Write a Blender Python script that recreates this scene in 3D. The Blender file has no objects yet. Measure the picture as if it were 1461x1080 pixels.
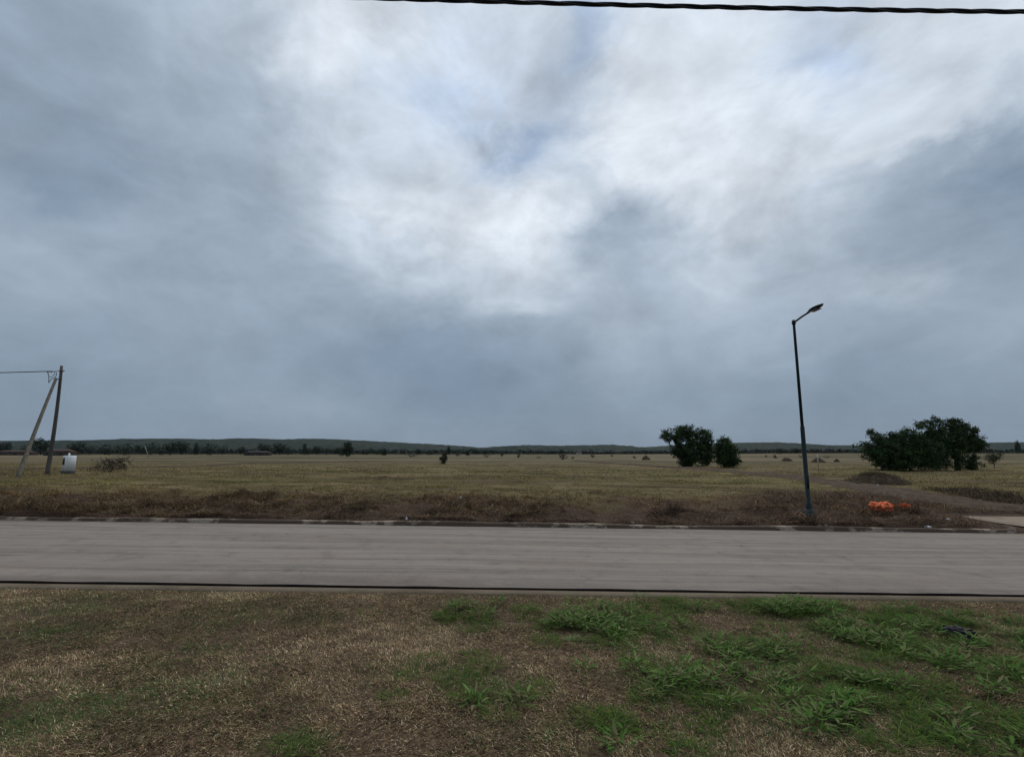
import bpy, math, random
import numpy as np
from mathutils import Vector, Matrix

rng = np.random.default_rng(7)
random.seed(7)
scene = bpy.context.scene
col = scene.collection
R = math.radians

# ------------------------------------------------------------------ camera
F = 740.0; CX, CY = 730.5, 540.0          # lens of the photograph, in its own pixels
H = 1.75; TH = math.atan(110 / F)
CT, ST = math.cos(TH), math.sin(TH)
cam_d = bpy.data.cameras.new('camera')
cam = bpy.data.objects.new('camera', cam_d); col.objects.link(cam)
cam.location = (0, 0, H); cam.rotation_euler = (R(90) + TH, 0, 0)
cam_d.sensor_fit = 'HORIZONTAL'; cam_d.sensor_width = 36; cam_d.lens = 36 * F / 1461
cam_d.clip_start = 0.05; cam_d.clip_end = 20000
scene.camera = cam

def ray(px, py):
    u = (px - CX) / F; v = (CY - py) / F
    return u, CT - ST * v, ST + CT * v
def proj(x, y, z):
    z = z - H
    f = y * CT + z * ST; up = -y * ST + z * CT
    return CX + F * x / f, CY - F * up / f
def at(px, py, y):
    a, b, c = ray(px, py); k = y / b
    return Vector((a * k, y, H + c * k))

# ------------------------------------------------------------------ noise
def _hash(ix, iy, s):
    h = (ix.astype(np.int64) * 374761393 + iy.astype(np.int64) * 668265263 + s * 982451653) & 0xFFFFFFFF
    h = ((h ^ (h >> 13)) * 1274126177) & 0xFFFFFFFF
    return ((h ^ (h >> 16)) & 0xFFFF) / 65535.0
def vnoise(x, y, s=0):
    x = np.asarray(x, float); y = np.asarray(y, float)
    ix = np.floor(x); iy = np.floor(y); fx = x - ix; fy = y - iy
    fx = fx * fx * (3 - 2 * fx); fy = fy * fy * (3 - 2 * fy)
    a = _hash(ix, iy, s); b = _hash(ix + 1, iy, s); c = _hash(ix, iy + 1, s); d = _hash(ix + 1, iy + 1, s)
    return (a * (1 - fx) + b * fx) * (1 - fy) + (c * (1 - fx) + d * fx) * fy
def fbm(x, y, s=0, o=4):
    t = 0; a = 0.5; n = 0
    for k in range(o):
        t = t + a * vnoise(x, y, s + k * 17); n += a
        x = np.asarray(x) * 2.03 + 5.1; y = np.asarray(y) * 2.03 + 1.7; a *= 0.5
    return t / n
def sstep(a, b, x):
    t = np.clip((x - a) / (b - a), 0, 1); return t * t * (3 - 2 * t)

# ------------------------------------------------------------------ ground shape
YN, YF = 7.2, 13.2                         # the road's two edges
PY = [-60, 0, 3, 6.6, 6.95, 7.06, 7.2, 13.2, 13.34, 13.5, 15, 17, 73, 100, 150, 250, 420, 520, 900, 4000]
PZ = [.12, .10, .08, .03, .012, .0, -.07, -.07, -.05, .10, .22, .34, .36, .45, .76, 1.42, 2.85, 2.6, 1.5, 0]
def tilt(x, y):
    fade = 1 - .75 * sstep(18, 70, y) - .25 * sstep(70, 160, y)
    return -0.0132 * 32 * np.tanh(np.asarray(x, float) / 32) * fade
def drive(x, y):                           # 1 where the driveway and the track come in
    return sstep(11.2, 13.6, x) * (1 - sstep(19, 25, y))
def G(x, y):
    x = np.asarray(x, float); y = np.asarray(y, float)
    z = np.interp(y, PY, PZ) + tilt(x, y)
    verge = sstep(6.9, 6.2, y)
    z = z + verge * ((fbm(x * .9, y * .9, 3) - .5) * .10 + (fbm(x * 4, y * 4, 5) - .5) * .05)
    bank = sstep(13.45, 14.2, y) * (1 - sstep(17, 26, y)) * (1 - .75 * drive(x, y))
    z = z + bank * ((fbm(x * .7, y * .8, 11) - .42) * .36 + (fbm(x * 2.2, y * 2.4, 12, 3) - .5) * .32)
    spill = sstep(.40, .58, fbm(x * .8, x * 0 + 2, 13)) * (1 - sstep(10.4, 11.4, x))
    z = z + spill * (.13 + .08 * fbm(x * 3, y * 3, 14)) * np.exp(-((y - 13.40) / .16) ** 2)
    k = drive(x, y) * sstep(13.2, 13.6, y); z = z * (1 - k) + (tilt(x, y) + np.interp(y, [13.2, 16, 20, 25], [-.015, .118, .26, .32])) * k
    fld = sstep(17, 30, y)
    z = z + fld * ((fbm(x * .12, y * .12, 21) - .5) * .22 + (fbm(x * .8, y * .8, 22, 3) - .5) * .20 * (1 - sstep(60, 110, y)) + (fbm(x * .25, y * .7, 23, 3) - .5) * .16)
    z = z + sstep(110, 260, y) * sstep(60, 260, x) * .8
    return z
def gz(x, y): return float(G(x, y))
def hit(px, py, y0=1.5, y1=480):
    """the point of the ground seen at a pixel of the photograph"""
    a, b, c = ray(px, py)
    ys = y0 * (y1 / y0) ** np.linspace(0, 1, 3000)
    d = H + c * ys / b - G(a * ys / b, ys)
    i = np.argmax(d < 0)
    if d[i] >= 0: i = len(ys) - 1
    y = ys[i]
    return Vector((a * y / b, y, gz(a * y / b, y)))

# ------------------------------------------------------------------ object helpers
def tag(o, label=None, cat=None, group=None, kind=None):
    if label: o['label'] = label
    if cat: o['category'] = cat
    if group: o['group'] = group
    if kind: o['kind'] = kind
    return o
def empty(name, loc, rz=0):
    o = bpy.data.objects.new(name, None); col.objects.link(o)
    o.location = loc; o.rotation_euler = (0, 0, rz); o.empty_display_size = .1
    return o
def link(name, me, mat=None, parent=None):
    o = bpy.data.objects.new(name, me); col.objects.link(o)
    if mat: me.materials.append(mat)
    if parent: o.parent = parent
    return o
def copy_tree(o, parent=None):
    c = o.copy(); col.objects.link(c)
    if parent: c.parent = parent
    for ch in list(o.children): copy_tree(ch, c)
    return c
def npmesh(name, V, Fa, colors=None, smooth=False):
    """mesh from numpy arrays; Fa is an (n, 3 or 4) index array or a list of them"""
    me = bpy.data.meshes.new(name)
    if not isinstance(Fa, list): Fa = [Fa]
    Fa = [f for f in Fa if len(f)]
    V = np.asarray(V, np.float32)
    me.vertices.add(len(V)); me.vertices.foreach_set('co', V.ravel())
    tot = np.concatenate([np.full(len(f), f.shape[1], np.int32) for f in Fa])
    idx = np.concatenate([f.ravel() for f in Fa]).astype(np.int32)
    me.loops.add(len(idx)); me.loops.foreach_set('vertex_index', idx)
    me.polygons.add(len(tot))
    st = np.concatenate([[0], np.cumsum(tot)[:-1]]).astype(np.int32)
    me.polygons.foreach_set('loop_start', st)
    if smooth: me.polygons.foreach_set('use_smooth', np.ones(len(tot), bool))
    if colors is not None:
        ca = me.color_attributes.new('tint', 'FLOAT_COLOR', 'POINT')
        c4 = np.ones((len(V), 4), np.float32); c4[:, :3] = colors
        ca.data.foreach_set('color', c4.ravel())
    me.update(calc_edges=True); me.validate()
    return me
class MB:
    """collects tubes, boxes and the like into one mesh"""
    def __init__(s): s.V = []; s.Q = []; s.T = []; s.n = 0
    def add(s, V, Q=None, T=None):
        V = np.asarray(V, float)
        if Q is not None and len(Q): s.Q.append(np.asarray(Q) + s.n)
        if T is not None and len(T): s.T.append(np.asarray(T) + s.n)
        s.V.append(V); s.n += len(V)
    def tube(s, pts, rad, n=8, caps=True):
        pts = np.asarray(pts, float); rad = np.broadcast_to(np.asarray(rad, float), (len(pts),))
        tan = np.gradient(pts, axis=0); tan /= np.linalg.norm(tan, axis=1, keepdims=True) + 1e-9
        up = np.array([0, 0, 1.]) if abs(tan[0][2]) < .9 else np.array([1., 0, 0])
        a = np.cross(tan, up); a /= np.linalg.norm(a, axis=1, keepdims=True) + 1e-9
        b = np.cross(tan, a)
        th = np.arange(n) * 2 * math.pi / n
        ring = pts[:, None, :] + rad[:, None, None] * (a[:, None, :] * np.cos(th)[None, :, None] + b[:, None, :] * np.sin(th)[None, :, None])
        V = ring.reshape(-1, 3); Q = []
        for i in range(len(pts) - 1):
            for k in range(n):
                Q.append((i * n + k, i * n + (k + 1) % n, (i + 1) * n + (k + 1) % n, (i + 1) * n + k))
        T = []
        if caps:
            V = np.vstack([V, pts[:1], pts[-1:]]); c0 = len(V) - 2; c1 = len(V) - 1; e = (len(pts) - 1) * n
            for k in range(n):
                T.append((c0, (k + 1) % n, k)); T.append((c1, e + k, e + (k + 1) % n))
        s.add(V, Q, T)
    def box(s, c, d, rz=0, taper=1.0, bev=0.0):
        """box with its bottom centre at c and chamfered vertical edges"""
        hx, hy, hz = d[0] / 2, d[1] / 2, d[2]
        b = bev
        prof = [(-hx + b, -hy), (hx - b, -hy), (hx, -hy + b), (hx, hy - b), (hx - b, hy), (-hx + b, hy), (-hx, hy - b), (-hx, -hy + b)] if b else [(-hx, -hy), (hx, -hy), (hx, hy), (-hx, hy)]
        n = len(prof); V = []
        levels = [(0, 1), (hz, taper)] if not b else [(0, 1), (hz - b, 1 - (1 - taper) * (1 - b / hz)), (hz, taper * (1 - b / max(hx, hy)))]
        for z, k in levels:
            for (x, y) in prof: V.append((x * k, y * k, z))
        Q = []
        for i in range(len(levels) - 1):
            for k in range(n): Q.append((i * n + k, i * n + (k + 1) % n, (i + 1) * n + (k + 1) % n, (i + 1) * n + k))
        V = np.array(V); T = []
        for k in range(1, n - 1): T.append((0, k + 1, k))
        e = (len(levels) - 1) * n
        for k in range(1, n - 1): T.append((e, e + k, e + k + 1))
        cs, sn = math.cos(rz), math.sin(rz)
        V = np.column_stack([V[:, 0] * cs - V[:, 1] * sn + c[0], V[:, 0] * sn + V[:, 1] * cs + c[1], V[:, 2] + c[2]])
        s.add(V, Q, T)
    def build(s, name, mat, parent=None, smooth=False, colors=None):
        V = np.vstack(s.V); Fa = []
        if s.Q: Fa.append(np.vstack(s.Q))
        if s.T: Fa.append(np.vstack(s.T))
        return link(name, npmesh(name, V, Fa, colors, smooth), mat, parent)

# ------------------------------------------------------------------ materials
class NT:
    def __init__(s, tree): s.t = tree; s.n = tree.nodes; s.l = tree.links
    def new(s, t, **kw):
        n = s.n.new(t)
        for k, v in kw.items():
            if k == 'ins':
                for a, b in v.items(): s.set(n.inputs[a], b)
            else: setattr(n, k, v)
        return n
    def set(s, sock, v):
        if hasattr(v, 'is_output'): s.l.new(v, sock)
        elif isinstance(v, bpy.types.Node): s.l.new(v.outputs[0], sock)
        else:
            if isinstance(v, tuple) and len(v) == 3 and sock.type == 'RGBA': v = v + (1,)
            sock.default_value = v
    def math(s, op, a, b=0.0, c=0.0, clamp=False):
        n = s.new('ShaderNodeMath', operation=op, use_clamp=clamp)
        s.set(n.inputs[0], a); s.set(n.inputs[1], b); s.set(n.inputs[2], c); return n.outputs[0]
    def vmath(s, op, a, b=None, scale=None):
        n = s.new('ShaderNodeVectorMath', operation=op); s.set(n.inputs[0], a)
        if b is not None: s.set(n.inputs[1], b)
        if scale is not None: s.set(n.inputs['Scale'], scale)
        return n.outputs[0]
    def mix(s, f, a, b, bt='MIX'):
        n = s.new('ShaderNodeMixRGB', blend_type=bt); s.set(n.inputs[0], f); s.set(n.inputs[1], a); s.set(n.inputs[2], b); return n.outputs[0]
    def noise(s, vec, scale, detail=4, rough=.55, dist=0, out=0):
        n = s.new('ShaderNodeTexNoise'); s.set(n.inputs['Vector'], vec)
        n.inputs['Scale'].default_value = scale; n.inputs['Detail'].default_value = detail
        n.inputs['Roughness'].default_value = rough; n.inputs['Distortion'].default_value = dist
        return n.outputs[out]
    def ramp(s, f, stops, interp='LINEAR'):
        n = s.new('ShaderNodeValToRGB'); s.set(n.inputs[0], f); cr = n.color_ramp; cr.interpolation = interp
        while len(cr.elements) < len(stops): cr.elements.new(.5)
        for e, (p, c) in zip(cr.elements, stops):
            e.position = p; e.color = (c[0], c[1], c[2], 1) if isinstance(c, tuple) else (c, c, c, 1)
        return n.outputs[0]
    def range(s, v, a, b, c=0., d=1., smooth=True):
        n = s.new('ShaderNodeMapRange', interpolation_type='SMOOTHSTEP' if smooth else 'LINEAR')
        s.set(n.inputs[0], v)
        for i, q in enumerate((a, b, c, d)): n.inputs[i + 1].default_value = q
        return n.outputs[0]
    def map(s, vec, sc=(1, 1, 1), rot=(0, 0, 0), loc=(0, 0, 0)):
        n = s.new('ShaderNodeMapping'); s.set(n.inputs[0], vec)
        n.inputs['Location'].default_value = loc; n.inputs['Rotation'].default_value = rot; n.inputs['Scale'].default_value = sc
        return n.outputs[0]
def material(name, fn, rough=.85, spec=.25, metal=0.0):
    m = bpy.data.materials.new(name); m.use_nodes = True
    t = NT(m.node_tree); p = m.node_tree.nodes['Principled BSDF']
    p.inputs['Roughness'].default_value = rough; p.inputs['Specular IOR Level'].default_value = spec
    p.inputs['Metallic'].default_value = metal
    c = fn(t, p)
    if c is not None: t.set(p.inputs['Base Color'], c)
    return m
def pos(t): return t.new('ShaderNodeNewGeometry').outputs['Position']
def ocoord(t): return t.new('ShaderNodeTexCoord').outputs['Object']
def bump(t, p, h, strength=.5, dist=.02):
    b = t.new('ShaderNodeBump'); b.inputs['Strength'].default_value = strength; b.inputs['Distance'].default_value = dist
    t.set(b.inputs['Height'], h); t.l.new(b.outputs[0], p.inputs['Normal'])
def worn(name, a, b, scale=6, rough=.7, spec=.3, stretch=(1, 1, 1), metal=0.0, bs=.2):
    def f(t, p):
        v = t.map(ocoord(t), stretch)
        n = t.noise(v, scale, 6, .6); n2 = t.noise(v, scale * 9, 3, .6)
        k = t.math('ADD', t.math('MULTIPLY', n, .7), t.math('MULTIPLY', n2, .3))
        bump(t, p, k, bs, .01)
        return t.mix(t.range(k, .35, .65), a, b)
    return material(name, f, rough, spec, metal)
def tinted(name, rough=.9, spec=.12, trans=0.0):
    def f(t, p):
        a = t.new('ShaderNodeVertexColor', layer_name='tint')
        return a.outputs[0]
    m = material(name, f, rough, spec)
    if trans:
        t = NT(m.node_tree); p = m.node_tree.nodes['Principled BSDF']; out = m.node_tree.nodes['Material Output']
        tr = t.new('ShaderNodeBsdfTranslucent'); t.l.new(p.inputs['Base Color'].links[0].from_socket, tr.inputs[0])
        mx = t.new('ShaderNodeMixShader'); mx.inputs[0].default_value = trans
        t.l.new(p.outputs[0], mx.inputs[1]); t.l.new(tr.outputs[0], mx.inputs[2]); t.l.new(mx.outputs[0], out.inputs[0])
    return m
M_blade = tinted('grass_blades', trans=.25)
M_leaf = tinted('tree_leaves', .75, .2, trans=.12)
M_bark = worn('bark', (.035, .030, .026), (.075, .066, .056), 8, .9, .1, (1, 1, .3))

# ------------------------------------------------------------------ sky
def s2l(c):
    c = c / 255.0
    return c / 12.92 if c <= .04045 else ((c + .055) / 1.055) ** 2.4
SX = [0, 130, 260, 390, 520, 650, 780, 910, 1040, 1170, 1300, 1461]
SY = [0, 80, 160, 240, 320, 400, 480, 560, 640]
SV = [[160, 165, 182, 190, 222, 205, 195, 205, 212, 205, 210, 215],
      [160, 163, 178, 190, 222, 212, 190, 212, 215, 208, 215, 205],
      [158, 160, 168, 176, 205, 208, 195, 222, 222, 215, 215, 165],
      [158, 152, 164, 175, 202, 212, 198, 228, 222, 212, 170, 150],
      [164, 163, 166, 172, 205, 215, 230, 185, 212, 185, 162, 158],
      [168, 168, 166, 168, 178, 195, 190, 175, 190, 178, 172, 162],
      [155, 158, 162, 160, 155, 158, 160, 172, 175, 165, 160, 160],
      [147, 149, 149, 152, 147, 141, 145, 155, 155, 147, 150, 152],
      [143, 145, 145, 146, 145, 144, 141, 141, 142, 142, 142, 143]]
SVA = np.array(SV, float)
#        px   py   rx  ry  rot(deg)  dV
FEAT = [(875, 315, 50, 40, 0, -30), (735, 268, 50, 22, -20, 12), (700, 335, 60, 45, 0, 10), (775, 410, 52, 12, -8, 34),
        (1280, 396, 62, 14, -8, 22), (830, 45, 26, 60, 15, -22), (742, 212, 42, 24, 0, -24), (1180, 85, 45, 45, 0, -12),
        (1190, 232, 60, 22, -30, 10), (1330, 160, 120, 22, -28, 14), (95, 255, 60, 28, 0, -6), (500, 70, 24, 60, 0, 6),
        (880, 205, 34, 60, 20, 8), (420, 575, 90, 14, 0, 5), (650, 570, 60, 16, 0, -5), (1010, 395, 36, 26, 0, 8),
        (1440, 225, 60, 50, -30, -10), (330, 560, 150, 16, 6, 9), (60, 330, 90, 30, 10, 8), (890, 490, 30, 40, 0, 10), (600, 500, 110, 24, 0, -8), (1110, 560, 110, 20, 0, -6), (1400, 480, 90, 22, 0, 6), (460, 110, 40, 70, 0, 12), (560, 300, 60, 30, 0, 8), (1000, 260, 50, 40, 0, 8), (560, 320, 40, 24, 0, 6), (1080, 385, 30, 24, 0, -8)]
BLUE = [(830, 50, 40, 75, 15), (742, 212, 60, 35, 0), (1185, 85, 60, 55, 0), (640, 130, 60, 60, 0)]
def gau(px, py, f):
    a = R(f[4]); dx, dy = px - f[0], py - f[1]
    u = (dx * math.cos(a) + dy * math.sin(a)) / f[2]; v = (-dx * math.sin(a) + dy * math.cos(a)) / f[3]
    return math.exp(-(u * u + v * v) * .7)
def sky_col(px, py):
    px = min(max(px, 0), 1461); py = min(max(py, 0), 640)
    i = min(max(np.searchsorted(SX, px, 'right') - 1, 0), len(SX) - 2); j = min(max(np.searchsorted(SY, py, 'right') - 1, 0), len(SY) - 2)
    a = (px - SX[i]) / (SX[i + 1] - SX[i]); b = (py - SY[j]) / (SY[j + 1] - SY[j])
    V = (SVA[j, i] * (1 - a) + SVA[j, i + 1] * a) * (1 - b) + (SVA[j + 1, i] * (1 - a) + SVA[j + 1, i + 1] * a) * b
    for f in FEAT: V += f[5] * gau(px, py, f)
    bl = min(1, sum(gau(px, py, f) for f in BLUE))
    V = 157 + (V - 158) * 1.06
    t = (V - 140) / 92
    return (s2l(V - (18 - 10 * t) - 6 * bl), s2l(V), s2l(V + (19 - 10 * t) + 11 * bl))
SUN_EL, SUN_AZ = R(52), R(14)
w = bpy.data.worlds.new('World'); scene.world = w; w.use_nodes = True
t = NT(w.node_tree); bg = w.node_tree.nodes['Background']
d = t.vmath('NORMALIZE', t.new('ShaderNodeTexCoord').outputs['Generated'])
sx = t.new('ShaderNodeSeparateXYZ'); t.set(sx.inputs[0], d)
dx, dy, dz = sx.outputs
zc = t.math('MAXIMUM', dz, 0.0)
den = t.math('ADD', zc, .16)
plane = t.new('ShaderNodeCombineXYZ'); t.set(plane.inputs[0], t.math('DIVIDE', dx, den)); t.set(plane.inputs[1], t.math('DIVIDE', dy, den))
pl = plane.outputs[0]
az = t.math('ARCTAN2', dx, dy); el = t.math('ARCSINE', dz)
dr = t.map(d, (1.0, .8, 1.5), (0, R(16), 0))
wn = t.noise(dr, 6.0, 10, .60, .3, out=1)
ws = t.new('ShaderNodeSeparateColor'); t.set(ws.inputs[0], wn)
amp = t.range(el, 0, .6, .35, 1.0)
wa = t.math('MULTIPLY', t.math('SUBTRACT', ws.outputs[0], .5), t.math('MULTIPLY', amp, .34))
we = t.math('MULTIPLY', t.math('SUBTRACT', ws.outputs[1], .5), t.math('MULTIPLY', amp, .26))
az2 = t.math('ADD', az, wa); el2 = t.math('ADD', el, we)
AZ0, AZ1 = R(-58), R(58)
fac = t.math('DIVIDE', t.math('SUBTRACT', az2, AZ0), AZ1 - AZ0, clamp=True)
ELS = [0, 2.5, 5, 7.5, 10, 12.5, 15, 17.5, 20, 22.5, 25, 27.5, 30, 32.5, 35, 37.5, 40, 43, 47]
cur = None
for k, e in enumerate(ELS):
    stops = []
    for i in range(31):
        a = AZ0 + (AZ1 - AZ0) * i / 30; a = min(max(a, R(-50)), R(50))
        px, py = proj(math.cos(R(e)) * math.sin(a), math.cos(R(e)) * math.cos(a), H + math.sin(R(e)))
        stops.append((i / 30, sky_col(px, py)))
    c = t.ramp(fac, stops, 'CARDINAL')
    if cur is None: cur = c
    else: cur = t.mix(t.range(el2, R(ELS[k - 1]), R(e), smooth=False), cur, c)
cur = t.mix(t.range(el2, R(50), R(75)), cur, (s2l(196), s2l(208), s2l(222), 1))
# cloud detail: billows and wisps, strongest where the layer is thin and bright
n1 = t.noise(t.map(pl, (1.2, .6, 1), (0, 0, R(-40))), 2.2, 9, .58, .9)
n2 = t.noise(dr, 8.0, 10, .60, .5)
n3 = t.noise(t.map(dr, (1, 1, 1), (0, 0, 0), (3, 7, 0)), 3.4, 8, .55, .4)
bil = t.math('ABSOLUTE', t.math('SUBTRACT', t.noise(t.map(dr, (1, 1, 1), (0, 0, 0), (1, 2, 5)), 4.2, 8, .58, .4), .5))
det = t.math('ADD', t.math('ADD', t.math('MULTIPLY', t.math('SUBTRACT', n1, .5), .14), t.math('MULTIPLY', t.math('SUBTRACT', n2, .5), .78)),
             t.math('ADD', t.math('MULTIPLY', t.math('SUBTRACT', n3, .5), .55), t.math('MULTIPLY', t.math('SUBTRACT', .075, bil), 1.3)))
lum = t.new('ShaderNodeRGBToBW'); t.set(lum.inputs[0], cur)
det = t.math('ADD', t.math('MULTIPLY', det, t.math('MULTIPLY', t.range(el, -.02, .40, .50, 1.0), t.range(lum.outputs[0], .28, .62, .62, .85))), 1.0)
cur = t.vmath('SCALE', cur, scale=det)
sky = t.new('ShaderNodeTexSky', sky_type='NISHITA', sun_disc=False, sun_elevation=SUN_EL, sun_rotation=SUN_AZ)
nsk = t.vmath('SCALE', sky.outputs[0], scale=.10)
cur = t.mix(.04, cur, nsk)
t.set(bg.inputs[0], cur); bg.inputs[1].default_value = 1.0
w.cycles.sampling_method = 'MANUAL'; w.cycles.sample_map_resolution = 512

sd = bpy.data.lights.new('sun', 'SUN'); sd.energy = 1.5; sd.angle = R(40); sd.color = (1, .92, .80)
so = bpy.data.objects.new('sun', sd); col.objects.link(so)
sv = Vector((math.sin(SUN_AZ) * math.cos(SUN_EL), math.cos(SUN_AZ) * math.cos(SUN_EL), math.sin(SUN_EL)))
so.rotation_euler = (-sv).to_track_quat('-Z', 'Y').to_euler(); so.location = sv * 40

# ------------------------------------------------------------------ ground sheet
def sp(a, n): return np.sinh(np.linspace(-math.asinh(a), math.asinh(a), n))
xs = sp(2600 / 5.0, 300) * 5.0
ys = np.concatenate([np.linspace(-60, 1, 20), np.linspace(1.3, 6.6, 54), [6.8, 6.95, 7.06, 7.2, 10, 13.1, 13.2, 13.27, 13.34, 13.42, 13.5, 13.6], np.linspace(13.7, 20, 46), 20 * (4000 / 20) ** np.linspace(.02, 1, 150)])
X, Y = np.meshgrid(xs, ys); Z = G(X, Y)
nx, ny = len(xs), len(ys)
ii = (np.arange(ny - 1)[:, None] * nx + np.arange(nx - 1)[None, :]).ravel()
def grid_faces(nx, ny):
    ii = (np.arange(ny - 1)[:, None] * nx + np.arange(nx - 1)[None, :]).ravel()
    return np.column_stack([ii, ii + 1, ii + nx + 1, ii + nx])
def ground_mat(t, p):
    P = pos(t); s = t.new('ShaderNodeSeparateXYZ'); t.set(s.inputs[0], P)
    x, y = s.outputs[0], s.outputs[1]
    nw = t.math('SUBTRACT', t.noise(P, .35, 5, .65), .5)
    yw = t.math('ADD', y, t.math('SUBTRACT', t.math('MULTIPLY', nw, 11.0), t.math('MULTIPLY', t.range(x, 6.5, 11), t.range(y, 32, 20, 0, 9))))
    fine = t.noise(P, 22, 6, .7); mid = t.noise(P, 2.2, 5, .65); big = t.noise(t.map(P, (.4, 1, 1)), .22, 6, .65)
    verge = t.mix(t.range(fine, .35, .65), (.034, .023, .015), (.150, .100, .062))
    verge = t.mix(t.range(mid, .5, .75, 0, .45), verge, (.085, .098, .030))
    bank = t.mix(t.range(fine, .35, .65), (.026, .017, .012), (.098, .060, .041))
    st = t.noise(t.map(P, (.35, 1, 1)), .55, 6, .65)
    fld = t.mix(t.range(st, .36, .64), (.066, .051, .020), (.175, .132, .062))
    fld = t.mix(t.range(t.noise(P, .09, 5, .6), .48, .64, 0, .55), fld, (.105, .108, .032))
    fld = t.mix(t.range(t.noise(t.map(P, (.5, 1, 1), loc=(9, 4, 0)), .3, 6, .7), .52, .7, 0, .5), fld, (.080, .052, .029))
    fld = t.mix(t.range(fine, .3, .7, .0, .35), fld, (.21, .165, .095))
    fld = t.mix(t.range(big, .47, .60, 0, .75), fld, (.058, .040, .022))
    far = t.mix(t.range(t.noise(t.map(P, (.12, 1, 1)), .05, 5, .6), .4, .62), (.052, .048, .024), (.165, .132, .078))
    c = t.mix(t.range(y, 9, 11), verge, bank)
    c = t.mix(t.range(yw, 15.0, 19.5), c, fld)
    c = t.mix(t.range(yw, 60, 130), c, far)
    bump(t, p, t.math('ADD', fine, t.math('MULTIPLY', mid, 2)), .8, .05)
    return c
M_ground = material('ground_soil', ground_mat, .95, .1)
g = link('ground', npmesh('ground', np.column_stack([X.ravel(), Y.ravel(), Z.ravel()]), grid_faces(nx, ny), smooth=True), M_ground)
tag(g, kind='structure')

# ------------------------------------------------------------------ road, kerbs
def strip(name, x0, x1, nxx, yfun, zfun, mat, kind='structure'):
    """a sheet over x with cross rows yfun(x) -> list of y and zfun(x, row) heights"""
    xx = np.linspace(x0, x1, nxx); rows = yfun(xx); V = []
    for r, yy in enumerate(rows): V.append(np.column_stack([xx, yy, zfun(xx, r, yy)]))
    o = link(name, npmesh(name, np.vstack(V), grid_faces(nxx, len(rows)), smooth=True), mat)
    return tag(o, kind=kind)
def road_mat(t, p):
    P = pos(t); s = t.new('ShaderNodeSeparateXYZ'); t.set(s.inputs[0], P)
    wv = t.noise(P, .25, 3, .5, out=1)
    Pw = t.vmath('ADD', P, t.vmath('SCALE', t.vmath('SUBTRACT', wv, (.5, .5, .5)), scale=.35))
    st = t.noise(t.map(Pw, (.09, 1.5, 1)), 1.6, 8, .66)
    st2 = t.noise(t.map(Pw, (.05, 4.0, 1), loc=(5, 1, 0)), 1.5, 6, .65)
    ag = t.noise(P, 30, 6, .8); blot = t.noise(t.map(P, (.5, 1, 1)), .9, 7, .65)
    c = t.mix(t.range(st, .36, .64), (.128, .113, .100), (.212, .187, .163))
    c = t.mix(t.range(st2, .48, .70, 0, .75), c, (.272, .240, .207))
    c = t.mix(t.range(st2, .46, .28, 0, .8), c, (.080, .071, .064))
    c = t.mix(t.range(blot, .50, .68, 0, .5), c, (.200, .150, .118))
    c = t.mix(t.range(ag, .30, .72, 0, .40), c, (.25, .222, .195))
    c = t.mix(t.range(ag, .42, .22, 0, .5), c, (.065, .058, .05))
    dirt = t.math('MULTIPLY', t.range(s.outputs[0], 9, 14), t.range(s.outputs[1], 11.2, 13.1))
    c = t.mix(t.math('MULTIPLY', dirt, t.range(blot, .35, .6, .2, .8)), c, (.20, .145, .105))
    edge = t.math('MAXIMUM', t.range(s.outputs[1], 7.75, 7.25), t.range(s.outputs[1], 12.75, 13.15))
    c = t.mix(t.math('MULTIPLY', edge, t.range(blot, .3, .6, .1, .6)), c, (.12, .10, .088))
    mot = t.noise(P, 2.6, 6, .7); c = t.mix(t.range(mot, .52, .68, 0, .4), c, (.085, .076, .068)); c = t.mix(t.range(mot, .46, .32, 0, .35), c, (.25, .22, .19))
    mk = t.noise(t.map(Pw, (.28, 3.2, 1), loc=(2, 7, 0)), 1.2, 5, .6)
    c = t.mix(t.range(mk, .665, .72, 0, .75), c, (.055, .048, .042))
    vor = t.new('ShaderNodeTexVoronoi', feature='DISTANCE_TO_EDGE'); t.set(vor.inputs['Vector'], t.vmath('ADD', t.map(P, (1, 1, 1)), t.vmath('SCALE', t.noise(P, 2.2, 5, .6, out=1), scale=.7))); vor.inputs['Scale'].default_value = .9
    crk = t.math('MULTIPLY', t.range(vor.outputs[0], .012, .004), t.range(t.noise(P, .32, 3, .5), .56, .64))
    c = t.mix(t.math('MULTIPLY', crk, .4), c, (.05, .043, .038))
    bump(t, p, ag, .35, .008)
    return c
M_road = material('weathered_asphalt', road_mat, .92, .2)
rr = np.linspace(0, 1, 26)
def ry(xx): return [YN + (YF - YN) * k + (0.012 * (fbm(xx * 2.1, xx * 0 + k, 40) - .5) if k in (0, 1) else 0) + xx * 0 for k in rr]
def rz(xx, r, yy): return tilt(xx, 10) + .012 + .03 * (1 - (2 * rr[r] - 1) ** 2) + .014 * (fbm(xx * .5, yy * .9, 41) - .5)
strip('road', -90, 90, 500, ry, rz, M_road)

M_tar = worn('bitumen', (.006, .005, .005), (.014, .012, .011), 9, .95, .0)
def ty(xx): 
    e = .03 * (fbm(xx * 2.3, xx * 0, 51, 6) - .5); e2 = .05 * (fbm(xx * 1.7, xx * 0 + 4, 52) - .5)
    return [7.09 + e * 2.6, 7.095 + e * 2.6, 7.19 + e2 * 1.3, 7.205 + e2 * 1.3]
strip('road_joint', -90, 90, 900, ty, lambda xx, r, yy: tilt(xx, 10) + [.0, .030, .022, .0][r] + .004, M_tar)

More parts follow.
